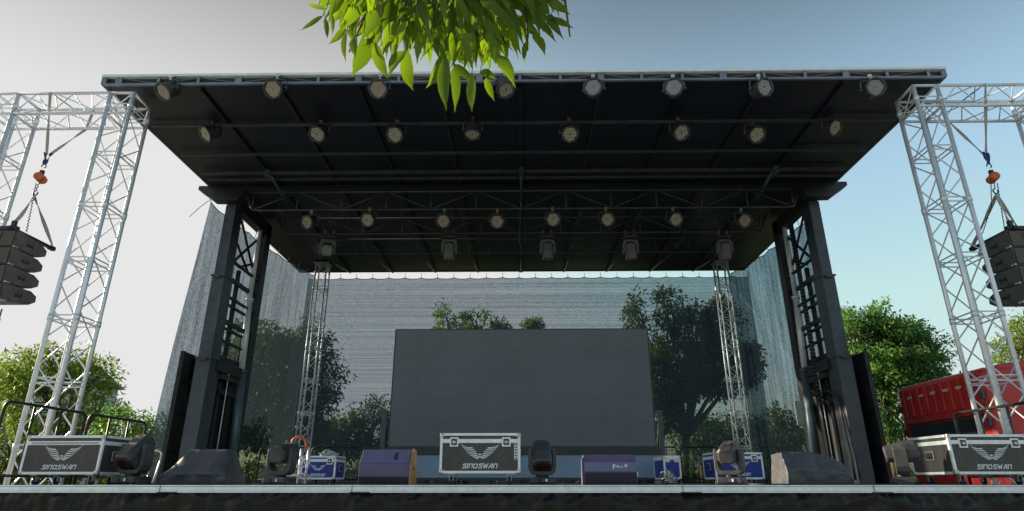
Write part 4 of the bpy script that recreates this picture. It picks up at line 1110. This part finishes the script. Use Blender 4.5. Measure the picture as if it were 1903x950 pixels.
cable([D(-5.2, 8.75), D(-4.5, 8.62), D(-3.9, 8.8), D(-3.2, 8.6), D(-2.6, 8.72)], .009, 'thin black cable looping from the left covered monitor to the purple monitor')
cable([D(.9, 8.72), D(1.3, 8.55), D(1.9, 8.6)], .009, 'short black cable between the central moving head and dark purple monitor')
cable([D(3.0, 8.7), D(3.3, 8.5), D(3.6, 8.58), D(3.8, 8.8)], .009, 'short black cable between the right moving head and rounded black cover')
# ------------------------------------------------------------------ red truck cab
XT = 8.80
yt0, yt1 = 11.9, 14.8
zt0 = at(1693, 716, X=XT + .1).z; 
root = empty('red_truck', (XT + 1.3, 13.1, 0), 'red truck cab with ribbed back wall and white reflector patches behind the gantry', 'truck')
ztr = 3.62
def rbox(m, x0, x1, y0, y1, z0_, z1_, ch): m.box(((x0 + x1) / 2, (y0 + y1) / 2, (z0_ + z1_) / 2), (x1 - x0, y1 - y0, z1_ - z0_), ch=ch)
m = MB(); rbox(m, XT, XT + 2.3, yt0, yt1, .95, ztr, .12); body = m.build('cab_body', M['red'], root)
m = MB()
for i in range(9):
    y = L(yt0 + .50, yt1 - .25, i / 8); rbox(m, XT - .035, XT + .03, y - .07, y + .07, 2.90, ztr - .10, .02)
m.build('back_ribs', M['red'], body)
m = MB()
for i in range(7):
    y = L(yt0 + .28, yt1 - .15, i / 6); m.box((XT - .042, y, ztr - .30), (.012, .16, .055))
m.build('reflector_patches', M['reflect'], body)
m = MB(); rbox(m, XT - .01, XT + .02, yt0 + .35, yt1 - .3, 2.1, 2.72, .008); m.build('rear_window', M['glass'], root)
m = MB(); rbox(m, XT - .02, XT + .01, yt0 + .20, yt1 - .25, 2.735, 2.77, 0); rbox(m, XT - .02, XT + .01, yt0 + .20, yt1 - .25, 1.98, 2.03, 0); m.build('window_trim', M['steel_b'], root)
m = MB()
prof = [(XT + .25, ztr - .06), (XT + .4, ztr + .06), (XT + .9, ztr + .13), (XT + 1.9, ztr + .12), (XT + 2.25, ztr - .06)]
m.prism(prof, yt0 + .08, yt1 - .12); df_ = m.build('roof_deflector', M['red'], root); bv = df_.modifiers.new('edge', 'BEVEL'); bv.width = .05; bv.segments = 3
m = MB(); rbox(m, XT + .8, XT + 1.9, yt0 - .012, yt0 + .01, 2.0, 2.85, .005); m.build('side_window', M['glass'], root)
m = MB(); rbox(m, XT + .7, XT + .73, yt0 - .01, yt0 + .02, 1.2, 3.2, 0); rbox(m, XT + .16, XT + .2, yt0 - .02, yt0 + .02, 2.7, 2.95, 0); m.build('door_seam', M['steel_b'], root)
m = MB(); rbox(m, XT - .012, XT + .0, yt0 + .14, yt0 + .20, 2.95, 3.25, 0); rbox(m, XT - .012, XT, yt0 + .14, yt0 + .20, 2.55, 2.8, 0); m.build('marker_lamp', M['ply'], root)
for yy in (yt0 + .1, yt1 - .12):
    for zz_ in (3.1, 2.6): m = MB(); m.box((XT - .03, yy, zz_), (.06, .06, .14)); m.build('hinge', M['steel'], root)
m = MB(); rbox(m, XT - 1.2, XT + 2.4, 12.6, 13.6, .6, .92, .02); m.build('chassis', M['steel_b'], root)
for x in (XT - .5, XT + 1.5):
    for y in (yt0 + .12, yt1 - .12):
        m = MB(); T = Matrix.Translation((x, y, .5)) @ Matrix.Rotation(pi / 2, 4, 'X')
        m.lathe([(.3, -.13), (.48, -.13), (.5, -.09), (.5, .09), (.48, .13), (.3, .13)], 28, T); wh = m.build('wheel', M['rubber'], root)
        m = MB(); m.lathe([(.3, -.10), (.26, -.04), (.1, -.04), (.1, -.12)], 20, T); m.lathe([(.3, .10), (.26, .04), (.1, .04), (.1, .12)], 20, T); m.build('rim', M['zinc'], wh)

# ------------------------------------------------------------------ trees
def leafpts(m, c, dirv, ln, wd, nrm):
    s_ = dirv.cross(nrm)
    if s_.length < 1e-4: return
    s_.normalize(); n2 = s_.cross(dirv).normalized()
    o = len(m.v); mid = c + dirv * ln * .45 - n2 * wd * .12
    m.v += [tuple(c), tuple(mid + s_ * wd / 2 + n2 * wd * .12), tuple(c + dirv * ln), tuple(mid - s_ * wd / 2 + n2 * wd * .12)]
    m.f.append((o, o + 1, o + 2, o + 3)); m.sm.append(False)
def rv(rg):
    while True:
        v = Vector((rg.uniform(-1, 1), rg.uniform(-1, 1), rg.uniform(-1, 1)))
        if .01 < v.length < 1: return v
def tree(base, blobs, label, n_clump, per, leaf, lm, seed, trunk_r=.14, name='leafy_tree', cl=.42, group='trees around the stage', fork=None):
    """blobs: ellipsoids (x, y, z, rx, ry, rz) in world space"""
    rg = random.Random(seed); base = Vector(base)
    root = empty(name, base, label, 'tree', group)
    fol = MB(); limbs = MB()
    vols = [b[3] * b[4] * b[5] for b in blobs]; vols = [max(v, .12 * max(vols)) for v in vols]; tot = sum(vols)
    cz = sum(b[2] * v for b, v in zip(blobs, vols)) / tot; cxx = sum(b[0] * v for b, v in zip(blobs, vols)) / tot; cyy = sum(b[1] * v for b, v in zip(blobs, vols)) / tot
    lowest = min(b[2] - b[5] for b in blobs); fz = max(base.z + .8, lowest + .25 * (cz - lowest)) if fork is None else fork
    F_ = Vector((L(base.x, cxx, .5), L(base.y, cyy, .5), fz))
    limbs.path([base, base.lerp(F_, .5) + Vector((rg.uniform(-.1, .1), rg.uniform(-.1, .1), 0)), F_], lambda t: trunk_r * (1.15 - .35 * t), 9)
    mains = []
    for b in blobs:
        P_ = Vector((b[0], b[1], b[2] + b[5] * .25)); mid = F_.lerp(P_, .5) + rv(rg) * .25
        limbs.path([F_, mid, P_], lambda t: trunk_r * (.62 - .45 * t), 7); mains.append((F_, mid, P_))
    for i in range(n_clump):
        r_ = rg.random() * tot
        for b, v in zip(blobs, vols):
            r_ -= v
            if r_ <= 0: break
        d_ = rv(rg); rad = d_.length; d_.normalize(); rad = rad ** .45 * rg.uniform(.82, 1.1)
        c = Vector((b[0] + d_.x * b[3] * rad, b[1] + d_.y * b[4] * rad, b[2] + d_.z * b[5] * rad))
        if c.z < base.z + .3: continue
        if noise.noise(c * .9 + Vector((seed, 0, 0))) < -.28: continue
        if i % 3 == 0:
            mn = mains[blobs.index(b)]; s0 = mn[1].lerp(mn[2], rg.random()); limbs.path([s0, s0.lerp(c, .5) + Vector((0, 0, .12)), c], lambda t: .035 - .026 * t, 4)
        cr_ = cl * rg.uniform(.6, 1.25); axd = (d_ + Vector((0, 0, -.15)) + rv(rg) * .5).normalized()
        for k in range(per):
            o = rv(rg); p = c + Vector((o.x, o.y, o.z * .75)) * cr_
            dv = (axd * .5 + rv(rg) * .9 + Vector((0, 0, -.35))).normalized(); nm = (Vector((0, 0, 1)) + rv(rg) * .9).normalized()
            s_ = leaf * rg.uniform(.7, 1.25); leafpts(fol, p, dv, s_, s_ * .42, nm)
    limbs.build('trunk', M['bark'], root, fix=False); fol.build('crown', M[lm], root, fix=False)
    return root
def blob(u, v, Y, ru, rvv, ry=None):
    p = at(u, v, Y=Y); sc = (at(u + 50, v, Y=Y) - p).length / 50
    return (p.x, Y, p.z, ru * sc, ry or ru * sc * .9, rvv * sc)
# left of the stage
b = [blob(95, 760, 20, 75, 60), blob(60, 700, 20, 60, 50), blob(155, 712, 20, 55, 48), blob(120, 668, 20.3, 45, 30), blob(190, 760, 19.6, 32, 28), blob(15, 720, 20.5, 45, 60)]
tree((at(165, 880, Y=20).x, 20, 0), b, 'loose yellow green tree behind the left truss gantry and pale building', 300, 46, .15, 'leaf_b', 3, fork=2.6, cl=.45)
b = [blob(250, 800, 30, 60, 32), blob(200, 790, 31, 45, 30)]
tree((at(215, 890, Y=30).x, 30, 0), b, 'low rounded green tree far behind the tilted moving head', 110, 40, .22, 'leaf_c', 5, cl=.6)
b = [blob(265, 850, 19, 55, 55), blob(180, 860, 19.5, 60, 50), blob(90, 865, 19, 60, 45), blob(20, 850, 19, 45, 50)]
for i, bb in enumerate(b):
    tree((bb[0], bb[1], 0), [bb], ['bright green bush beside the left tower foot, seen above the handrail', 'green bush seen between the flight case castors and guard rails', 'green bush behind the flight case with the long hinge', 'green bush below the pale building behind the gantry foot'][i], 70, 40, .14, 'leaf_b' if i == 0 else 'leaf', 20 + i, .06, name='bush', cl=.38, group='bushes behind the left gantry')
# behind the nets
b = [blob(520, 690, 27, 95, 60), blob(480, 640, 27, 60, 40), blob(560, 640, 27.4, 50, 42), blob(520, 780, 27, 100, 60), blob(590, 700, 26.5, 45, 60), blob(440, 730, 27, 60, 70)]
tree((at(520, 880, Y=27).x, 27, 0), b, 'dark tree seen through the nets behind the left truss mast', 620, 50, .22, 'leaf', 11, trunk_r=.2, cl=.6)
for i, (u, v, ru, rv_) in enumerate(((640, 815, 42, 38), (690, 800, 38, 50), (735, 820, 40, 40), (600, 830, 45, 30))):
    bb = blob(u, v, 40, ru, rv_)
    tree((bb[0], 40, 0), [bb, (bb[0] + .5, 40, bb[2] + bb[5] * .6, bb[3] * .5, bb[4] * .5, bb[5] * .6)], ['low far tree seen through the net above the plastic wrap', 'far tree with ragged top seen through the net left of the screen', 'far tree touching the left edge of the big screen', 'lowest far tree seen through the net behind the ladder'][i], 75, 34, .3, 'leaf', 30 + i, .15, cl=.8, group='far trees behind the net')
b = [blob(870, 650, 30, 90, 45), blob(828, 598, 30, 19, 32), blob(885, 602, 30, 28, 28), blob(925, 612, 30, 16, 12), blob(990, 608, 30.5, 14, 14), blob(940, 690, 30, 120, 60)]
tree((at(880, 880, Y=30).x, 30, 0), b, 'tree whose pointed leafy tips show just above the big screen', 420, 46, .2, 'leaf_b', 13, .2, cl=.42)
b = [blob(1240, 590, 25, 28, 66), blob(1190, 590, 25, 24, 45), blob(1300, 620, 25, 45, 60), blob(1345, 600, 25, 34, 50), blob(1250, 690, 25, 75, 55), blob(1340, 690, 25, 60, 50), blob(1385, 665, 25, 22, 26), blob(1220, 760, 25, 50, 40)]
tree((at(1262, 890, Y=25).x, 25, 0), b, 'tall dark tree with spire tops seen through the net right of the screen', 800, 50, .19, 'leaf', 17, trunk_r=.19, cl=.45, fork=3.2)
for i, (u, v, ru, rv_, Y) in enumerate(((1300, 815, 50, 36, 36), (1350, 820, 50, 45, 38), (1450, 815, 40, 48, 30), (1400, 825, 40, 40, 36))):
    bb = blob(u, v, Y, ru, rv_)
    tree((bb[0], Y, 0), [bb, (bb[0] + .3, Y, bb[2] + bb[5] * .7, bb[3] * .4, bb[4] * .4, bb[5] * .5)], ['low far tree under the tall dark tree, behind the back rails', 'low far tree seen through the net left of the right mast', 'low tree seen through the net between right mast and right tower', 'low far tree seen through the net directly behind the right mast'][i], 80, 34, .26, 'leaf', 40 + i, .15, cl=.7, group='far trees behind the net')
# right of the stage
b = [blob(1640, 650, 21, 80, 70), blob(1600, 620, 21, 50, 50), blob(1690, 650, 21, 62, 60), blob(1730, 700, 21, 40, 55), blob(1640, 750, 21, 75, 70), blob(1650, 610, 21.3, 55, 45)]
tree((at(1655, 890, Y=21).x, 21, 0), b, 'dense rounded green tree between the right tower and the red truck', 620, 52, .15, 'leaf_c', 51, trunk_r=.17, cl=.40)
b = [blob(1905, 660, 24, 50, 60), blob(1880, 700, 24, 45, 40), blob(1950, 620, 24, 50, 60)]
tree((at(1930, 890, Y=24).x, 24, 0), b, 'light green tree at the picture edge behind the right gantry above the truck', 200, 44, .17, 'leaf_b', 52, cl=.45)
OR2 = ['first', 'second', 'third', 'fourth', 'fifth', 'sixth', 'seventh', 'eighth', 'ninth', 'tenth', 'eleventh', 'twelfth', 'thirteenth']
for i in range(13):  # hedge added to darken the bright ground showing through the net
    x = -15.0 + i * 2.35; rz_ = 1.15 + .25 * sin(i * 2.1)
    tree((x, 24.2 + .4 * cos(i * 3), 0), [(x, 24.2 + .4 * cos(i * 3), 1.25, 1.45, .9, rz_)], OR2[i] + ' bush from the left in the dark hedge row added behind the stage net', 42, 40, .16, 'leaf', 70 + i, .05, name='bush', cl=.42, group='added hedge bushes close behind the stage')
# far wood line, uncountable
fw = MB(); rg = random.Random(5)
for i in range(5200):
    x = rg.uniform(-75, 75); h = 2.6 + 1.5 * noise.noise(Vector((x * .13, 0, 0))) + .7 * noise.noise(Vector((x * .6, 3, 0)))
    p = Vector((x, 62 + rg.uniform(-3, 3), rg.uniform(0.1, 1) ** .7 * h + .1)); 
    for q in range(3): leafpts(fw, p + rv(rg) * .4, (rv(rg) + Vector((0, 0, -.2))).normalized(), .75, .5, (Vector((0, -.4, 1)) + rv(rg)).normalized())
tag(fw.build('far_woods', M['leaf'], fix=False), 'low far-off line of woods behind the stage', 'woods', kind='stuff')

# pale building far left
root = empty('pale_building', (at(20, 800, Y=45).x, 48, 0), 'pale grey blue hall behind the loose yellow green tree', 'building')
xa = at(-260, 700, Y=45).x; xb = at(62, 700, Y=45).x; zt_ = at(20, 688, Y=45).z
m = MB(); m.box(((xa + xb) / 2, 50, zt_ / 2), (xb - xa, 10, zt_)); m.build('wall', M['wall'], root)
m = MB(); m.prismx([(44.5, zt_), (55.5, zt_), (50, zt_ + 1.6)], xa - .4, xb + .4); m.build('roof', M['wall_roof'], root)
for i in range(7):
    for z in (1.6, 4.6):
        if z + 1 < zt_:
            x = L(xa + 1, xb - 1.2, i / 6); m = MB(); m.box((x, 44.98, z + .4), (1.1, .06, 1.3)); wn = m.build('window', M['window'], root)
            m = MB(); m.box((x, 44.94, z - .28), (1.25, .12, .06)); m.build('sill', M['wall'], wn)

# ------------------------------------------------------------------ overhanging ash tree (trunk behind the viewer)
rg = random.Random(77)
def ash_leaf(m, a, b, wd, face):
    """lance shaped leaflet from a to b, folded along its midrib, gently curved"""
    a, b = Vector(a), Vector(b); d_ = b - a; ln = d_.length; d_.normalize(); s_ = d_.cross(face)
    if s_.length < 1e-4: return
    s_.normalize(); n_ = s_.cross(d_).normalized(); o = len(m.v); K = 8
    bend = rg.uniform(-.10, .14) * ln; fold = rg.uniform(.15, .5); sw = rg.uniform(-.06, .06) * ln
    for i in range(K + 1):
        t = i / K; wv = wd * .5 * (sin(pi * min(1, t * 1.02) ** .72) ** .85 if 0 < t < 1 else 0.0)
        if t > .75: wv *= (1 - t) / .25 * .7 + .3
        if i == 0: wv = .0012
        if i == K: wv = .0004
        wv *= 1 + .06 * (i % 2)
        c = a + d_ * ln * t + n_ * bend * sin(pi * t) + s_ * sw * sin(pi * t)
        m.v += [tuple(c - s_ * wv + n_ * wv * fold), tuple(c), tuple(c + s_ * wv + n_ * wv * fold)]
    for i in range(K):
        q = o + i * 3
        m.f += [(q, q + 1, q + 4, q + 3), (q + 1, q + 2, q + 5, q + 4)]; m.sm += [True, True]
ash = empty('overhanging_tree', (1.9, -1.6, 0), 'leafy tree branch hanging into the top of the view with backlit long leaves', 'tree')
fol = MB(); tw = MB()
EX = [(600, 30, 557, 57, 24), (606, 18, 568, 5, 16), (604, 34, 608, 72, 11), (617, 28, 618, 66, 9), (640, 50, 609, 83, 18), (643, 60, 643, 116, 11), (645, 55, 664, 86, 12),
      (690, 70, 653, 143, 34), (697, 80, 721, 146, 22), (752, 95, 722, 144, 22), (755, 92, 768, 169, 24), (833, 95, 792, 164, 26), (829, 108, 830, 207, 25), (843, 125, 845, 209, 18),
      (877, 135, 877, 208, 19), (843, 120, 883, 156, 18), (904, 145, 919, 188, 15), (912, 103, 958, 164, 30), (893, 132, 922, 148, 18), (850, 30, 848, 95, 14), (940, 40, 944, 117, 13), (953, 50, 963, 110, 14),
      (978, 78, 974, 117, 11), (990, 65, 1013, 104, 18), (985, 40, 1034, 80, 24), (1018, 28, 1048, 74, 18), (1022, 34, 1066, 53, 18), (1020, 5, 1060, 28, 20), (816, 45, 815, 92, 14), (660, 70, 661, 108, 18), (905, 60, 920, 120, 18), (790, 60, 775, 120, 18),
      (735, 40, 712, 100, 26), (700, 20, 668, 80, 26), (870, 60, 862, 128, 22), (920, 30, 900, 100, 20), (1000, 10, 1010, 60, 22)]
for (u0, v0, u1, v1, wpx) in EX:
    Y = rg.uniform(1.12, 1.28); p0 = at(u0, v0, Y=Y + rg.uniform(-.01, .03)); p1 = at(u1, v1, Y=Y)
    face = (Vector((rg.uniform(-.5, .35), -1, rg.uniform(-.3, .5)))).normalized()
    ash_leaf(fol, p0, p1, wpx / 1140 * 1.35 * 1.05, face)
    up_ = at(u0 + rg.uniform(-12, 12), v0 - 40, Y=Y + .03); tw.path([p0, p0.lerp(up_, .5) + Vector((.003, 0, .002)), up_], .0011, 4)
env = [(545, -20), (575, 10), (600, 45), (650, 85), (700, 110), (780, 125), (850, 140), (920, 135), (980, 95), (1035, 55), (1062, 10), (1080, -30)]
def envv(u):
    for (a, b), (c, d_) in zip(env, env[1:]):
        if a <= u <= c: return L(b, d_, (u - a) / (c - a))
    return -60
n_l = 0
while n_l < 560:
    u0 = rg.uniform(590, 1035); v0 = rg.uniform(-110, 95); k = (u0 - 820) / 240
    ln = rg.uniform(55, 100); ang = k * .9 + rg.gauss(0, .35); u1 = u0 + sin(ang) * ln; v1 = v0 + cos(ang) * ln
    if v1 > envv(u1) or v0 > envv(u0) * .75: continue
    Y = rg.uniform(1.15, 1.62); p0 = at(u0, v0, Y=Y + rg.uniform(-.03, .05)); p1 = at(u1, v1, Y=Y)
    face = (Vector((rg.uniform(-.9, .9), -1, rg.uniform(-.6, .9)))).normalized()
    ash_leaf(fol, p0, p1, ln * rg.uniform(.20, .30) / 1140 * Y * 1.1, face); n_l += 1
    if n_l % 5 == 0: tw.path([p0, p0 + Vector((rg.uniform(-.03, .03), .0, .06))], .0014, 4)
for i in range(500):   # the rest of the bough above the view
    c = Vector((rg.uniform(-1.2, 1.6), rg.uniform(-.4, 1.7), rg.uniform(3.1, 4.3))); 
    if c.z - EYE.z < .95 * c.y + 1.15: continue
    dv = (rv(rg) * .8 + Vector((0, 0, -.8))).normalized(); ash_leaf(fol, c, c + dv * .1, .03, rv(rg).normalized())
br = MB()
br.path([(1.9, -1.6, 0), (1.86, -1.6, 1.2), (1.9, -1.55, 2.4), (1.75, -1.45, 3.4)], lambda t: .17 - .06 * t, 12)
br.path([(1.75, -1.45, 3.35), (1.2, -.7, 3.75), (.5, .3, 3.65), (.1, .95, 3.25), (-.05, 1.35, 2.95)], lambda t: .075 - .062 * t, 8)
br.path([(1.75, -1.45, 3.35), (2.1, -1.9, 4.4), (1.8, -2.4, 5.3)], lambda t: .09 - .06 * t, 8)
br.build('trunk', M['bark'], ash, fix=False)
for e0 in ((-.30, 1.25), (-.12, 1.35), (.02, 1.3), (-.42, 1.3), (.12, 1.25)):
    t1 = MB(); t1.path([(.05, 1.1, 3.1), (e0[0] * .6, e0[1], 3.0), (e0[0], e0[1] + .03, 2.72), (e0[0] * 1.05, e0[1], 2.58)], lambda t: .007 - .005 * t, 5); t1.build('twig', M['bark'], ash, fix=False)
fol.add(tw.v, tw.f, True); fol.build('foliage', M['leaf_near'], ash, fix=False)
print('verts', sum(len(o.data.vertices) for o in bpy.data.objects if o.type == 'MESH'))
